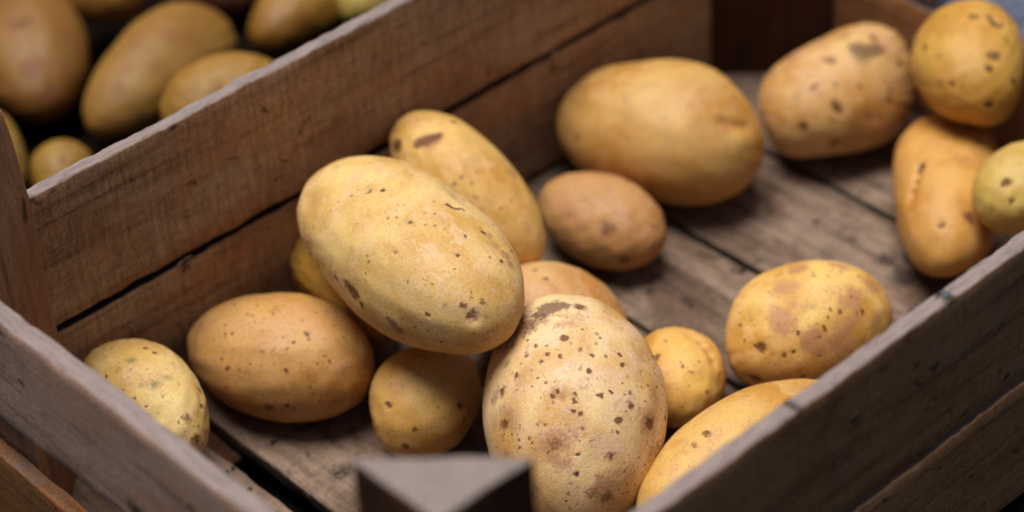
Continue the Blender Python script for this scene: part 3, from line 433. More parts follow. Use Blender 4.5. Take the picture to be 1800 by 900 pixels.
def corner_post(name, parent, corner, dx, dy, leg, z0, z1, mat, top_leg=None, worn=1.0, seed=0):
    """triangular corner post: right-angled section, rounded edges, tapering a little at the worn top"""
    top_leg = top_leg or leg
    rings = 40
    V = []; wa = []; F = []
    def ring(z, lg, shrink=0.0):
        r = 0.0016
        pts = [(0, 0), (lg, 0), (0, lg)]
        cen = Vector((lg * 0.3, lg * 0.3))
        out = []
        P = [Vector(p) for p in pts]
        P = [p + (cen - p).normalized() * shrink for p in P]
        for k in range(3):
            a, b, c = P[k - 1], P[k], P[(k + 1) % 3]
            u = (a - b).normalized(); w = (c - b).normalized()
            for q in range(5):
                s = q / 4
                p0 = b + u * r * 2; p1 = b + w * r * 2
                out.append((1 - s) ** 2 * p0 + 2 * s * (1 - s) * b + s * s * p1)
            for q in range(1, 8):
                out.append((b + w * r * 2).lerp(c - w * r * 2, q / 8))
        return out
    levels = [(z0 + (z1 - 0.0012 - z0) * i / rings, 0.0) for i in range(rings + 1)] + [(z1 - 0.0004, 0.0005), (z1, 0.0014)]
    for z, shr in levels:
        f = max(0, (z - (z1 - 0.05)) / 0.05)
        lg = leg + (top_leg - leg) * f
        for p in ring(z, lg, shr):
            n = cubic((p.x + seed, p.y, z), 60) * 0.0006 + cubic((p.x + seed, p.y, z), 14) * 0.0008
            V.append((corner[0] + dx * (p.x + n), corner[1] + dy * (p.y + n), z + (n * 0.6 if z > z1 - 0.002 else 0)))
            wa.append(worn * (1.0 if z >= z1 - 0.0001 else (0.7 if z > z1 - 0.0008 else 0.0)))
    ns = 36; nr = len(levels)
    for i in range(nr - 1):
        for j in range(ns):
            a = i * ns + j; b = i * ns + (j + 1) % ns
            F.append((a, b, b + ns, a + ns))
    # top cap: concentric rings shrinking to the centroid
    base = (nr - 1) * ns
    cenp = np.mean(np.array(V[base:base + ns]), axis=0)
    prev = base
    for s in (0.8, 0.6, 0.4, 0.2, 0.02):
        st = len(V)
        for j in range(ns):
            p = np.array(V[base + j]) * s + cenp * (1 - s)
            V.append((p[0], p[1], p[2] + cubic((p[0], p[1], seed), 90) * 0.0005)); wa.append(worn)
        for j in range(ns):
            a = prev + j; b = prev + (j + 1) % ns
            F.append((a, b, st + (j + 1) % ns, st + j))
        prev = st
    if dx * dy < 0:
        F = [q[::-1] for q in F]
    c0 = Vector((corner[0], corner[1], (z0 + z1) / 2))
    # local frame with X = grain = up
    rot = Matrix(((0, 0, -1), (0, 1, 0), (1, 0, 0)))      # columns: local x -> world z
    Rm = Matrix(((0, 0, -1), (0, 1, 0), (1, 0, 0)))
    Ri = np.array(Rm.inverted())
    VV = (np.array(V) - np.array(c0)) @ Ri.T
    return mesh_obj(name, VV, F, mat, parent, c0, Rm, True, {'worn': wa, 'stain': [0.0] * len(VV)})


def simple_mat(name, col, rough=0.6, metal=0.0, nscale=200.0, var=0.25, bump=0.2):
    t = NT(name)
    co = t.coords()
    n = t.noise(co, nscale, 5, 0.65)
    c = t.mix(t.ramp(n, 0.3, 0.7), lin(col), lin([v * (1 - var) for v in col]))
    t.set(t.p.inputs['Base Color'], c)
    t.set(t.p.inputs['Roughness'], rough)
    t.set(t.p.inputs['Metallic'], metal)
    b = t.n('ShaderNodeBump', {'Strength': bump, 'Distance': 0.001, 'Height': n})
    t.set(t.p.inputs['Normal'], b.outputs[0])
    return t.m


M_NAIL = simple_mat('dull_blue_grey_steel', (84, 92, 102), 0.75, 0.15)
M_CHIP = simple_mat('fresh_pale_splinter', (150, 136, 116), 0.8)


M_OLDNAIL = simple_mat('old_grey_nail', (100, 82, 60), 1.0)


def nail(parent, c, normal, r=0.0022, mat=None):
    n = Vector(normal).normalized()
    rot = n.to_track_quat('Z', 'Y').to_matrix()
    V = []; F = []
    prof = [(0.0002, 0.0004), (0.5, 0.0004), (0.85, 0.0003), (1.0, 0.0), (1.0, -0.002)]
    ns = 20
    for (a, z) in prof:
        for j in range(ns):
            t = 2 * math.pi * j / ns
            rr = r * a * (1 + 0.06 * math.sin(3 * t + c[0] * 50))
            V.append((rr * math.cos(t), rr * math.sin(t), z))
    for i in range(len(prof) - 1):
        for j in range(ns):
            a = i * ns + j; b = i * ns + (j + 1) % ns
            F.append((a, a + ns, b + ns, b))
    return mesh_obj('nail_head', V, F, mat or M_NAIL, parent, c, rot)


def splinter(parent, c, d, L, w, mat=None):
    X = Vector(d).normalized(); Y = Vector((0, 1, 0)).cross(X).normalized(); Z = X.cross(Y)
    rot = Matrix((X, Y, Z)).transposed()
    V = []; F = []
    n = 8
    for i in range(n + 1):
        s = i / n; ww = w * math.sin(math.pi * (0.08 + 0.84 * s)) * (0.8 + 0.3 * math.sin(9 * s))
        for j in range(6):
            t = 2 * math.pi * j / 6
            V.append((L * (s - 0.5), ww * math.cos(t), ww * 0.5 * math.sin(t) + 0.001 * math.sin(3 * s)))
    for i in range(n):
        for j in range(6):
            a = i * 6 + j; b = i * 6 + (j + 1) % 6
            F.append((a, b, b + 6, a + 6))
    return mesh_obj('splinter', V, F, mat or M_CHIP, parent, c, rot)


# ---------------------------------------------------------------- the ground
GZ = 0.0
gm = NT('dark_ground')
gco = gm.coords()
gn = gm.noise(gco, 30, 8, 0.7)
gm.set(gm.p.inputs['Base Color'], gm.mix(gm.ramp(gn, 0.3, 0.7), lin((22, 20, 22)), lin((44, 40, 40))))
gm.set(gm.p.inputs['Roughness'], 0.9); gm.set(gm.p.inputs['Specular IOR Level'], 0.05)
gb = gm.n('ShaderNodeBump', {'Strength': 0.6, 'Distance': 0.004, 'Height': gm.noise(gco, 160, 6, 0.7)})
gm.set(gm.p.inputs['Normal'], gb.outputs[0])
gv = []; gf = []
N = 60
for i in range(N + 1):
    for j in range(N + 1):
        x = (i / N * 2 - 1); y = (j / N * 2 - 1)
        x = math.copysign(abs(x) ** 2.2, x) * 6; y = math.copysign(abs(y) ** 2.2, y) * 6
        gv.append((x, y, -0.004 + 0.003 * cubic((x, y, 0), 8.0)))
for i in range(N):
    for j in range(N):
        a = i * (N + 1) + j
        gf.append((a, a + N + 1, a + N + 2, a + 1))
g = mesh_obj('ground', gv, gf, gm.m)
tag(g, kind='structure')

# ---------------------------------------------------------------- crates
# main crate: inside x -0.2595..0.261, inside y -0.1593..0.1593 (the photo's far-left side is +y), floor top z 0.02, rim z 0.165
XI0, XI1, YI, RIM, FT = -0.2595, 0.261, 0.1593, 0.165, 0.020
TS = 0.0072


def crate_floor(root, x0, x1, y0, y1, edges, mat, seed=0, stains_shade={}):
    """edges: x positions of the joints as (left board end, right board start)"""
    xs = [x0] + [e for pr in edges for e in pr] + [x1]
    for k in range(0, len(xs), 2):
        a, b = xs[k], xs[k + 1]
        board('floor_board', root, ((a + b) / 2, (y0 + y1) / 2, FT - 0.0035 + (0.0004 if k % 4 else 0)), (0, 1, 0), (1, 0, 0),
              y1 - y0, b - a, 0.007, mat, seed + k * 1.37, 0.0006, joint_shade=(1, -1), stains_shade=stains_shade.get(k // 2, []))
    for y in ((y0 + 0.03), (y1 - 0.03)):
        board('floor_batten', root, ((x0 + x1) / 2, y, FT - 0.0125), (1, 0, 0), (0, 1, 0), x1 - x0 - 0.004, 0.04, 0.0085, W_DPOST, seed + y * 20)
    board('floor_batten', root, ((x0 + x1) / 2, (y0 + y1) / 2, FT - 0.0125), (1, 0, 0), (0, 1, 0), x1 - x0 - 0.004, 0.05, 0.0085, W_DPOST, seed + 3)


crate = empty('wooden_crate', (0, 0, GZ))
tag(crate, 'weathered brown wooden crate in front, holding the well-lit scattered potatoes, rims worn grey', 'crate',
    'wooden potato crates side by side')
LX = XI1 - XI0
# far-left long side (upper and lower boards)
ys = YI + TS / 2
board('side_board', crate, ((XI0 + XI1) / 2, ys, RIM - 0.0363), (1, 0, 0), (0, 0, 1), LX + 0.014, 0.0726, TS, W_SIDE, 1.1,
      0.0006, joint_shade=(-1,), chips=((0.12, 1, 0.003, 0.0012), (-0.06, 1, 0.002, 0.0009), (-0.142, 1, 0.004, 0.0010), (0.02, 1, 0.006, 0.0008), (-0.112, -1, 0.004, -0.0008)), worn=1.0, nl=220)
board('side_board', crate, ((XI0 + XI1) / 2, ys + 0.0004, FT + 0.03535), (1, 0, 0), (0, 0, 1), LX + 0.014, 0.0703, TS, W_SIDE, 2.7, 0.0007, worn=0.0, nl=200, joint_shade=(1,))
# near-right long side
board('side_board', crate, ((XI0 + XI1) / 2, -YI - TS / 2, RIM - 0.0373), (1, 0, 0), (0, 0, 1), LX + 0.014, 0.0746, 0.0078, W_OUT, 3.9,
      0.0006, chips=((-0.07, 1, 0.004, 0.0012), (0.045, 1, 0.002, 0.001)), stains_shade=((0.0, 0.037, 0.004), (-0.09, 0.037, 0.003)), worn=1.0, nl=200)
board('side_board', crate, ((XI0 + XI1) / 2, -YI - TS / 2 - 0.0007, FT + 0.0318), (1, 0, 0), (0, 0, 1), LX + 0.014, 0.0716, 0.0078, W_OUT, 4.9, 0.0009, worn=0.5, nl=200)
# near-left short end
EW = 2 * YI - 0.0006
board('end_board', crate, (XI0 - 0.0045, 0, RIM - 0.0313), (0, 1, 0), (0, 0, 1), EW + 0.014, 0.0626, 0.009, W_END, 5.5, 0.0006,
      chips=((0.034, -1, 0.008, 0.0025), (0.09, 1, 0.003, 0.0012)), stains_shade=((0.118, 0.03, 0.004), (0.02, -0.02, 0.006)), worn=1.0)
board('end_board', crate, (XI0 - 0.0055, 0, FT + 0.0270), (0, 1, 0), (0, 0, 1), EW + 0.014, 0.0565, 0.008, W_ORANGE, 6.5, 0.0008, worn=0.45)
# far short end: lower board whole, upper board cut away round the hand hole
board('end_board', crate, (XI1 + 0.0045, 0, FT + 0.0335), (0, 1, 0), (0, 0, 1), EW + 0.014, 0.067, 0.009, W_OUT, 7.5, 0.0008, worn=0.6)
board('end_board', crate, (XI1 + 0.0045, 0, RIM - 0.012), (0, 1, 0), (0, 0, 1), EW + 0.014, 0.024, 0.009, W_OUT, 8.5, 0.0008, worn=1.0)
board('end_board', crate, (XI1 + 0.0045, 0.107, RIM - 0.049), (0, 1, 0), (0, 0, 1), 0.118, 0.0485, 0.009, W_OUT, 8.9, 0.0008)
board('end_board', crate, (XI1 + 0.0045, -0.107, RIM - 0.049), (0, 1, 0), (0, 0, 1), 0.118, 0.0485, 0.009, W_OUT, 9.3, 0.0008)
# joints (photo): wide one near the left end, then three narrow ones
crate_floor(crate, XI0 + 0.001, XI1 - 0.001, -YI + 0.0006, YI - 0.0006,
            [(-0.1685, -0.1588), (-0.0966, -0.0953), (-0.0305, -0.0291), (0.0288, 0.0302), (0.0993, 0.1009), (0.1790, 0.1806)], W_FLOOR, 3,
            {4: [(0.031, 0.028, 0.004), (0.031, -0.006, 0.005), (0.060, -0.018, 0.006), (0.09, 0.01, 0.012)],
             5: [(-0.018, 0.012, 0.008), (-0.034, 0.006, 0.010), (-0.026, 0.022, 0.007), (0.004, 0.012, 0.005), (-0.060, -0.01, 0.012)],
             6: [(0.0, -0.03, 0.010), (0.03, 0.0, 0.012), (-0.055, -0.02, 0.022), (-0.08, -0.02, 0.02)], 1: [(0.06, -0.01, 0.008)], 0: [(0.084, 0.03, 0.008)]})  # some of these floor spots paint the shade under the potatoes
corner_post('corner_post', crate, (XI0 - 0.0005, YI + 0.0005), 1, -1, 0.0490, FT - 0.002, 0.2135, W_POST, top_leg=0.0445, seed=1)
corner_post('corner_post', crate, (XI0 - 0.0005, -YI - 0.0005), 1, 1, 0.0448, FT - 0.002, 0.2210, W_DPOST, seed=2)
corner_post('corner_post', crate, (XI1 + 0.0005, YI + 0.0005), -1, -1, 0.0495, FT - 0.002, 0.2110, W_DPOST, seed=3)  # dark wood colour stands in for the deep shade on this post
corner_post('corner_post', crate, (XI1 + 0.0005, -YI - 0.0005), -1, 1, 0.0495, FT - 0.002, 0.2110, W_DPOST, seed=4)
nail(crate, (0.0015, -0.1628, RIM + 0.0001), (0, 0, 1), 0.0021)
nail(crate, (-0.0560, -0.1672, RIM - 0.0250), (0, -1, 0), 0.0030, M_OLDNAIL)
nail(crate, (XI0 - 0.0045, 0.118, RIM + 0.0001), (0, 0, 1), 0.0014)
splinter(crate, (-0.1415, YI - 0.0006, RIM - 0.0744), (1, 0, 0.12), 0.010, 0.0010)
splinter(crate, (0.0965, YI - 0.0006, RIM - 0.0746), (1, 0, 0.3), 0.006, 0.0011)
splinter(crate, (-0.1745, YI - 0.0006, 0.0730), (1, 0, 2.0), 0.0035, 0.0012)
splinter(crate, (-0.1725, YI - 0.0006, 0.0690), (1, 0, 1.0), 0.0045, 0.0014)

# neighbouring crate, standing against the far side of the front one
crate2 = empty('wooden_crate', (0.06, 0.37, GZ))
tag(crate2, 'dark shadowed wooden crate behind the front one, holding the dim blurred potatoes', 'crate',
    'wooden potato crates side by side')
BX0, BX1, BY0, BY1 = -0.27, 0.33, 0.180, 0.560
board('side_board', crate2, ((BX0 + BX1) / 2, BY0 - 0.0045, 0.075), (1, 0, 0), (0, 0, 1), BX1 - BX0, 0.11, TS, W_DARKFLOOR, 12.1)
for zz in (0.128, 0.053):
    board('side_board', crate2, ((BX0 + BX1) / 2, BY1 + 0.0045, zz), (1, 0, 0), (0, 0, 1), BX1 - BX0, 0.072, TS, W_OUT, 13.1 + zz, worn=1.0)
    for xx in (BX0 - 0.0045, BX1 + 0.0045):
        board('end_board', crate2, (xx, (BY0 + BY1) / 2, zz), (0, 1, 0), (0, 0, 1), BY1 - BY0, 0.072, TS, W_OUT, 14.1 + zz + xx, worn=1.0)
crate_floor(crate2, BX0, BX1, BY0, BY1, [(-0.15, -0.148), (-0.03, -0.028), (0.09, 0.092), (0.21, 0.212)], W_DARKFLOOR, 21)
for (px, py, sx, sy) in ((BX0, BY1, 1, -1), (BX1, BY1, -1, -1), (BX1, BY0, -1, 1)):
    corner_post('corner_post', crate2, (px, py), sx, sy, 0.045, FT - 0.002, 0.19, W_DPOST, seed=px + 9)

# ---------------------------------------------------------------- pale blue bag beyond the far end
bagm = simple_mat('pale_blue_plastic_film', (84, 94, 122), 0.6, 0.0, 90, 0.45)
bv = []; bf = []
NB = 60
for i in range(NB + 1):
    for j in range(2 * NB):
        ph = math.pi * i / NB; la = math.pi * j / NB
        ux, uy, uz = math.sin(ph) * math.cos(la), math.sin(ph) * math.sin(la), math.cos(ph)
        k = 1 + 0.22 * cubic((ux, uy, uz), 2.1) + 0.16 * abs(cubic((ux + 5, uy, uz), 5.0)) + 0.07 * cubic((ux, uy + 3, uz), 12.0)
        bv.append((ux * 0.085 * k, uy * 0.10 * k, max(-0.028, uz * 0.034 * k)))
for i in range(NB):
    for j in range(2 * NB):
        a = i * 2 * NB + j; b = i * 2 * NB + (j + 1) % (2 * NB)
        bf.append((a, a + 2 * NB, b + 2 * NB, b))
bag = mesh_obj('plastic_bag', bv, bf, bagm, None, (0.385, 0.0, 0.027))
tag(bag, 'crumpled pale blue bag lying on the ground beyond the far end, top right corner', 'bag')

# ---------------------------------------------------------------- soil crumbs on the crate floor
soil = simple_mat('dry_soil', (70, 50, 34), 0.95, 0.0, 900, 0.5, 0.6)
crng = random.Random(11)
cv = []; cf = []
spots = [(0.15, -0.02, 0.03), (0.06, 0.03, 0.03), (0.09, 0.03, 0.02), (-0.15, 0.06, 0.03), (-0.17, 0.08, 0.03), (0.2, 0.0, 0.03), (0.1, 0.08, 0.04), (-0.1, 0.02, 0.05), (0.0, 0.1, 0.05)]
for q in range(170):
    sx, sy, sr = spots[q % len(spots)]
    x = min(0.25, max(-0.25, crng.gauss(sx, sr)))
    if -0.171 < x < -0.157:
        x -= 0.018; y = min(0.15, max(-0.15, crng.gauss(sy, sr)))
    rr = 0.00035 + 0.0011 * crng.random() ** 3
    st = len(cv)
    for i in range(5):
        ph = math.pi * (0.04 + 0.92 * i / 4)
        for j in range(8):
            la = math.pi * j / 4
            k = rr * (1 + 0.35 * crng.uniform(-1, 1))
            cv.append((x + k * 1.2 * math.sin(ph) * math.cos(la), y + k * math.sin(ph) * math.sin(la), FT + 0.0003 + rr * 0.35 + 0.6 * k * math.cos(ph)))
    for i in range(4):
        for j in range(8):
            a = st + i * 8 + j; b = st + i * 8 + (j + 1) % 8
            cf.append((a, a + 8, b + 8, b))
cr = mesh_obj('soil_crumbs', cv, cf, soil)
tag(cr, 'dry brown soil crumbs scattered over the floor boards of the front crate', 'soil', kind='stuff')

# ---------------------------------------------------------------- potatoes
def skin_mat(name, col, net=0.8, scabs=0.75, dots=0.3, off=0.0, rough=0.5, hue=(150, 92, 30)):
    t = NT(name)
    co = t.coords(off=(off, off * 0.7, off * 1.3))
    big = t.noise(co, 28, 3, 0.5, 0.6)
    med = t.noise(co, 90, 5, 0.65, 0.5)
    fine = t.noise(co, 650, 5, 0.75)
    vor = t.n('ShaderNodeTexVoronoi', {'Vector': co, 'Scale': 520.0, 'Randomness': 1.0}, feature='DISTANCE_TO_EDGE').outputs['Distance']
    pores = t.n('ShaderNodeTexVoronoi', {'Vector': co, 'Scale': 150.0, 'Randomness': 1.0}).outputs['Distance']
    base = lin(col)
    deep = lin([col[0] * 0.88, col[1] * 0.78, col[2] * 0.58])
    pale = lin([min(255, col[0] * 1.06), min(255, col[1] * 1.08), min(255, col[2] * 1.22)])
    c = t.mix(t.ramp(big, 0.36, 0.70), base, deep)
    c = t.mix(t.math('MULTIPLY', t.ramp(med, 0.48, 0.64), 0.75), c, pale)
    tan = lin([col[0] * 0.88, col[1] * 0.78, col[2] * 0.86])
    netm = t.math('MULTIPLY', t.ramp(t.math('ADD', t.math('MULTIPLY', fine, 0.6), t.math('MULTIPLY', med, 0.5)), 0.52, 0.68), net)
    c = t.mix(netm, c, tan)
    grit = t.noise(co, 1500, 3, 0.7)
    lum = t.math('ADD', 1.0, t.math('MULTIPLY', t.math('SUBTRACT', grit, 0.5), 0.8))
    lum = t.math('ADD', lum, t.math('MULTIPLY', t.math('SUBTRACT', fine, 0.5), 0.9))
    c = t.mix(1.0, c, t.n('ShaderNodeCombineColor', {0: lum, 1: lum, 2: t.math('POWER', lum, 1.3)}).outputs[0], 'MULTIPLY')
    scab = t.noise(t.n('ShaderNodeMapping', {'Vector': co, 'Scale': (230, 330, 300)}).outputs[0], 1.0, 4, 0.7, 1.2)
    zone = t.noise(co, 38, 2, 0.5)
    scm = t.math('MULTIPLY', t.ramp(scab, 0.585, 0.66), t.ramp(zone, 0.46, 0.62))
    c = t.mix(t.math('MULTIPLY', scm, scabs), c, lin([col[0] * 0.62, col[1] * 0.50, col[2] * 0.44]))
    # tiny pores
    pm = t.math('MULTIPLY', t.ramp(pores, 0.10, 0.05), t.ramp(med, 0.42, 0.62))
    c = t.mix(t.math('MULTIPLY', pm, 0.45), c, lin([col[0] * 0.55, col[1] * 0.42, col[2] * 0.32]))
    # russet (netted brown patches)
    ka = t.attr('russet')
    kn = t.math('ADD', t.math('MULTIPLY', t.math('SUBTRACT', fine, 0.5), 1.6), t.math('MULTIPLY', t.math('SUBTRACT', med, 0.5), 2.4))
    km = t.math('MULTIPLY', t.ramp(t.math('ADD', ka, kn), 0.12, 0.95), t.ramp(ka, 0.0, 0.25))
    c = t.mix(t.math('MULTIPLY', km, 0.85), c, lin((min(180, col[0] * 0.86), min(128, col[1] * 0.72), min(88, col[2] * 0.80))))
    # brown marks, broken up
    ba = t.attr('brown')
    bm = t.ramp(t.math('ADD', ba, t.math('MULTIPLY', t.math('SUBTRACT', t.math('ADD', t.math('MULTIPLY', fine, 0.6), t.math('MULTIPLY', grit, 0.4)), 0.5), 1.7)), 0.06, 0.72)
    bm = t.math('MULTIPLY', bm, t.ramp(t.math('ADD', t.math('MULTIPLY', ba, 0.55), med), 0.52, 0.80))
    bm = t.math('MULTIPLY', bm, t.ramp(ba, 0.02, 0.16))
    c = t.mix(t.math('MULTIPLY', bm, 0.92), c, lin((104, 58, 26)))
    pa = t.attr('purple')
    pmk = t.ramp(t.math('ADD', pa, t.math('MULTIPLY', t.math('SUBTRACT', fine, 0.5), 2.2)), 0.15, 0.7)
    pmk = t.math('MULTIPLY', pmk, t.ramp(pa, 0.02, 0.2))
    c = t.mix(t.math('MULTIPLY', pmk, 0.8), c, lin((92, 58, 44)))
    # small scabs and pin-holes of mixed size, gathered in loose drifts
    wob = t.n('ShaderNodeVectorMath', {0: t.n('ShaderNodeVectorMath', {0: t.n('ShaderNodeTexNoise', {'Vector': co, 'Scale': 600.0, 'Detail': 2.0}).outputs['Color'], 1: (0.5, 0.5, 0.5)}, operation='SUBTRACT').outputs[0], 1: (0.0014, 0.0014, 0.0014)}, operation='MULTIPLY').outputs[0]
    cw = t.n('ShaderNodeVectorMath', {0: co, 1: wob}, operation='ADD').outputs[0]
    for sc_, rad_, lo_ in ((330.0, 0.34, 0.50), (190.0, 0.26, 0.55)):
        vn = t.n('ShaderNodeTexVoronoi', {'Vector': cw, 'Scale': sc_, 'Randomness': 1.0})
        rnd = t.n('ShaderNodeSeparateColor', {0: vn.outputs['Color']})
        rr_ = t.math('MULTIPLY', t.math('POWER', rnd.outputs[0], 2.0), rad_)
        dm = t.ramp(t.math('SUBTRACT', vn.outputs['Distance'], rr_), 0.02, -0.08)
        dm = t.math('MULTIPLY', dm, t.ramp(t.noise(co, 48, 4, 0.65), lo_ - 0.16 * dots, lo_ + 0.14))
        c = t.mix(t.math('MULTIPLY', dm, 0.45 + 0.4 * dots), c, lin((col[0] * 0.46, col[1] * 0.33, col[2] * 0.22)))
    # thin matt film of dried earth, patchy
    film = t.math('MULTIPLY', t.ramp(t.noise(co, 55, 6, 0.72, 0.8), 0.52, 0.68), t.ramp(fine, 0.38, 0.6))
    c = t.mix(t.math('MULTIPLY', film, 0.32), c, lin((col[0] * 0.66, col[1] * 0.58, col[2] * 0.58)))
    ga = t.attr('green')
    c = t.mix(t.math('MULTIPLY', ga, 0.75), c, lin((112, 104, 62)))
    oa = t.attr('orange')
    c = t.mix(t.math('MULTIPLY', oa, 0.8), c, lin((196, 116, 52)))
    da = t.attr('dark')
    c = t.mix(da, c, lin((48, 26, 16)))
    t.set(t.p.inputs['Base Color'], c)
    rr = t.math('ADD', rough, t.math('MULTIPLY', t.math('ADD', km, bm), 0.12))
    t.set(t.p.inputs['Roughness'], rr)
    t.set(t.p.inputs['Specular IOR Level'], 0.45)
    t.set(t.p.inputs['Subsurface Weight'], 0.05)
    t.set(t.p.inputs['Subsurface Radius'], (0.006, 0.003, 0.0012))
    t.set(t.p.inputs['Subsurface Scale'], 1.0)
    h = t.math('ADD', t.math('MULTIPLY', fine, 0.8), t.math('MULTIPLY', med, 0.3))
    h = t.math('ADD', h, t.math('MULTIPLY', t.math('ADD', km, bm), 0.2))
    b = t.n('ShaderNodeBump', {'Strength': 0.4, 'Distance': 0.0009, 'Height': h})
    t.set(t.p.inputs['Normal'], b.outputs[0])
    return t.m


def cube_sphere(n):
    """unit sphere from six n x n grids, vertices welded"""
    u = np.tan(np.linspace(-np.pi / 4, np.pi / 4, n + 1))
    A, B = np.meshgrid(u, u, indexing='ij')
    one = np.ones_like(A)
    sides = [(one, A, B), (-one, B, A), (B, one, A), (A, -one, B), (A, B, one), (B, A, -one)]
    V = np.concatenate([np.stack(s, -1).reshape(-1, 3) for s in sides])
    i, j = np.meshgrid(np.arange(n), np.arange(n), indexing='ij')
    a = (i * (n + 1) + j).ravel()
    q = np.stack([a, a + n + 1, a + n + 2, a + 1], 1)
    F = np.concatenate([q + k * (n + 1) ** 2 for k in range(6)])
    key = np.round(V * 1e6).astype(np.int64)
    _, first, inv = np.unique(key, axis=0, return_index=True, return_inverse=True)
    inv = inv.ravel()
    V = V[first]; F = inv[F]
    V /= np.linalg.norm(V, axis=1)[:, None]
    nrm = np.cross(V[F[:, 1]] - V[F[:, 0]], V[F[:, 2]] - V[F[:, 0]])
    bad = (nrm * V[F].mean(1)).sum(1) < 0
    F[bad] = F[bad][:, ::-1]
    return V, F


_cs = {}
KINDS = {'d': 'dark', 'b': 'brown', 'p': 'purple', 'k': 'russet', 'g': 'green', 'o': 'orange'}
CAMP = np.array([-0.612, -0.6033, 0.765])


def potato(key, name, label, group, n=90, lump=0.03):
    D = POTATOES[key]
    seed = sum(ord(ch) * (i + 3) for i, ch in enumerate(key)) % 1000
    rng = np.random.RandomState(seed)
    if n not in _cs: _cs[n] = cube_sphere(n)
    U, F = _cs[n]
    R = np.array(D['R']); ax = np.array(D['ax']); c = np.array(D['c'])
    P = U * ax                                     # local, metres
    # outline variation: the tuber's own uneven girth, as a function of angle round the view of its broad side
    dv = CAMP - c; dist = np.linalg.norm(dv); nv = dv / dist
    rt = np.array(right); rt = rt - nv * (rt @ nv); rt /= np.linalg.norm(rt)
    dn = np.cross(rt, nv); dn = dn if dn @ np.array(down) > 0 else -dn
    Wd = P @ R.T
    a = Wd @ rt; b = Wd @ dn; d = Wd @ nv
    S3 = R @ np.diag(ax ** 2) @ R.T
    E = np.stack([rt, dn], 1)
    S2i = np.linalg.inv(E.T @ S3 @ E)
    ab = np.stack([a, b], 1)
    rho = np.sqrt(np.maximum(1e-9, np.einsum('ij,jk,ik->i', ab, S2i, ab)))
    th = np.arctan2(b, a)
    prof = np.array(D['prof'])
    x = (th + np.pi) / (2 * np.pi) * 36
    i0 = np.floor(x).astype(int); f = x - i0; f = f * f * (3 - 2 * f)
    s = prof[i0 % 36] * (1 - f) + prof[(i0 + 1) % 36] * f
    w = np.clip(rho, 0, 1) ** 1.6
    k = 1 + (s - 1) * w
    Wd = np.outer(a * k, rt) + np.outer(b * k, dn) + np.outer(d, nv)
    # low lumps
    Lm = np.zeros(len(U))
    for q in range(26):
        dr = rng.normal(size=3); dr /= np.linalg.norm(dr)
        Lm += rng.uniform(-1, 1) * np.exp(-((1 - U @ dr) / rng.uniform(0.02, 0.25)))
    facing = np.abs(U @ (R.T @ nv)) ** 0.8
    Nn = (U / ax) @ R.T
    Nn /= np.linalg.norm(Nn, axis=1)[:, None]
    Wd += Nn * (Lm * lump * ax.min() * 0.8 * (0.25 + 0.75 * facing))[:, None]
    # fine unevenness
    ph = rng.uniform(0, 6, 12)
    fr = rng.normal(size=(12, 3)) * 9
    fine = sum(np.sin(U @ fr[q] + ph[q]) for q in range(12)) / 12
    Wd += Nn * (fine * 0.0007)[:, None]
    # dents
    for (x_, y_, z_, r_, dp) in D['dents']:
        dd = np.linalg.norm(P - np.array([x_, y_, z_]) * ax, axis=1) * 1000
        Wd -= Nn * (np.exp(-(dd / r_) ** 2) * dp / 1000)[:, None]
    # marks, their edges broken up by a small warp
    Pw = P.copy()
    for q in range(10):
        kf = rng.normal(size=3); kf *= rng.uniform(900, 3200) / np.linalg.norm(kf)
        Pw += np.sin(P @ kf + rng.uniform(0, 6))[:, None] * rng.normal(size=3)[None, :] * 0.00013
    at = {v: np.zeros(len(U)) for v in KINDS.values()}
    def add(q, r_, kd, am, asp=1.0, ang=0.0):
        v = Pw - q
        dd = np.linalg.norm(v, axis=1) * 1000
        if asp != 1.0:
            nq = q / ax ** 2; nq /= np.linalg.norm(nq)
            t1 = np.cross(nq, (0, 0, 1) if abs(nq[2]) < 0.9 else (1, 0, 0)); t1 /= np.linalg.norm(t1)
            t2 = np.cross(nq, t1)
            t1, t2 = math.cos(ang) * t1 + math.sin(ang) * t2, -math.sin(ang) * t1 + math.cos(ang) * t2
            dd = np.sqrt((v @ t1 / asp) ** 2 + (v @ t2 * asp) ** 2 + (v @ nq) ** 2) * 1000
        g = np.exp(-(dd / (r_ * 0.92)) ** 4) if kd in 'd' else np.exp(-(dd / (r_ * 0.95)) ** 2.6)
        at[KINDS[kd]][:] = np.maximum(at[KINDS[kd]], g * am)
        return dd
    for (x_, y_, z_, r_, kd, am) in D['marks']:
        dd = add(np.array([x_, y_, z_]) * ax, max(r_, 0.8) * (1.12 if kd in 'bp' else 1.0), kd, min(1.0, am * 1.3))
        if kd in 'bd':
            add(np.array([x_, y_, z_]) * ax, r_ * 1.7, 'k', am * 0.35)
        if kd == 'd':
            Wd -= Nn * (np.exp(-(dd / r_) ** 2) * 0.00035)[:, None]
    ns, sz = D['spk']
    for q in range(ns):
        dr = rng.normal(size=3); dr /= np.linalg.norm(dr)
        kd = 'b' if rng.rand() < 0.8 else 'd'
        add(dr * ax, sz * rng.uniform(0.7, 1.35) * (1.6 if rng.rand() < 0.08 else 1), kd, rng.uniform(0.25, 0.85) * (0.7 if kd == 'd' else 1), rng.uniform(0.8, 1.5), rng.uniform(0, 3.14))
    for q in range(11):                             # faint tan clouds
        dr = rng.normal(size=3); dr /= np.linalg.norm(dr)
        add(dr * ax, rng.uniform(4, 11), 'k', rng.uniform(0.15, 0.42), rng.uniform(0.8, 1.5), rng.uniform(0, 3.14))
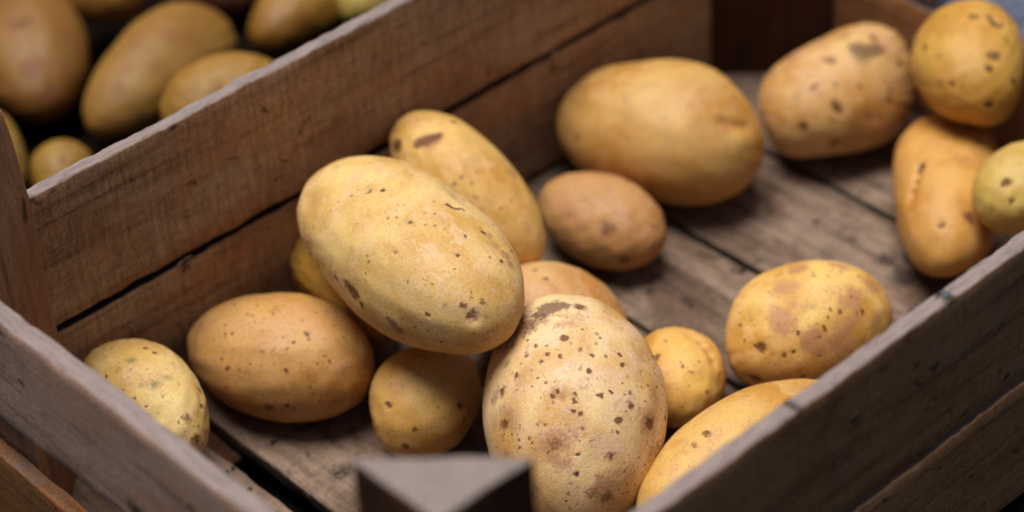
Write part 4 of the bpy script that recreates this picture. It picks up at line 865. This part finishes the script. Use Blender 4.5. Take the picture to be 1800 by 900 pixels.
    mat = skin_mat(name + '_skin', D['col'], off=seed * 0.013, dots={'P13': 1.0, 'P9': 0.6, 'P16': 0.5, 'P5': 0.5, 'P1': 0.35}.get(key, 0.25))
    Wl = Wd @ R                                     # back to the local frame
    o = mesh_obj('potato', Wl, F, mat, None, c, Matrix(R.tolist()), True, at)
    tag(o, label, 'potato', group)
    return o


GF = 'loose potatoes in the front crate'
GB = 'blurred potatoes in the crate behind'
potato('P1', 'pale_big', 'largest pale yellow potato lying on top of the pile in the front crate', GF, 150, 0.026)
potato('P2', 'behind_big', 'long yellow potato with a brown scar at its tip, leaning behind the biggest one', GF, 110)
potato('P3', 'small_tan', 'small tan egg-shaped potato with a purplish spot, below the smooth golden one', GF, 90)
potato('P4', 'golden_dimple', 'big smooth golden potato with a dimple at its right end, against the far board', GF, 120)
potato('P5', 'blotchy', 'large beige potato with grey-purple blotches, right of the dimpled golden one', GF, 110)
potato('P6', 'round_eye', 'round ochre potato with dark eyes, at the top right against the far end', GF, 90)
potato('P7', 'kidney', 'kidney-shaped golden potato bent inward on its right side, by the right rim', GF, 110)
potato('P8', 'green_small', 'small greenish yellow potato with brown eyes, cut by the right edge of the photo', GF, 90)
potato('P9', 'netted', 'plump potato with pinkish brown netted skin, against the near right board', GF, 120)
potato('P10', 'lobed_small', 'small two-lobed yellow potato just right of the speckled one', GF, 90)
potato('P11', 'rim_hidden', 'orange-yellow potato half hidden behind the rim of the near right board', GF, 100)
potato('P13', 'speckled', 'big upright cream potato covered in brown specks, bottom centre by the corner post', GF, 160, 0.022)
potato('P14', 'tan_behind', 'tan potato peeking out behind the top of the speckled one', GF, 90)  # unseen side enlarged under the biggest potato to block light
potato('P15', 'tiny_behind', 'little yellow potato mostly hidden behind the left side of the biggest potato', GF, 60)  # hidden part enlarged to cover and darken the floor gap
potato('P16', 'brown_oval', 'broad brown oval potato lying in the left of the front crate', GF, 120)
potato('P17', 'corner_left', 'pale potato with grey smudges behind the near left end board', GF, 100)
potato('P18', 'centre_small', 'small golden round potato beneath the biggest one, above the near corner post', GF, 100)
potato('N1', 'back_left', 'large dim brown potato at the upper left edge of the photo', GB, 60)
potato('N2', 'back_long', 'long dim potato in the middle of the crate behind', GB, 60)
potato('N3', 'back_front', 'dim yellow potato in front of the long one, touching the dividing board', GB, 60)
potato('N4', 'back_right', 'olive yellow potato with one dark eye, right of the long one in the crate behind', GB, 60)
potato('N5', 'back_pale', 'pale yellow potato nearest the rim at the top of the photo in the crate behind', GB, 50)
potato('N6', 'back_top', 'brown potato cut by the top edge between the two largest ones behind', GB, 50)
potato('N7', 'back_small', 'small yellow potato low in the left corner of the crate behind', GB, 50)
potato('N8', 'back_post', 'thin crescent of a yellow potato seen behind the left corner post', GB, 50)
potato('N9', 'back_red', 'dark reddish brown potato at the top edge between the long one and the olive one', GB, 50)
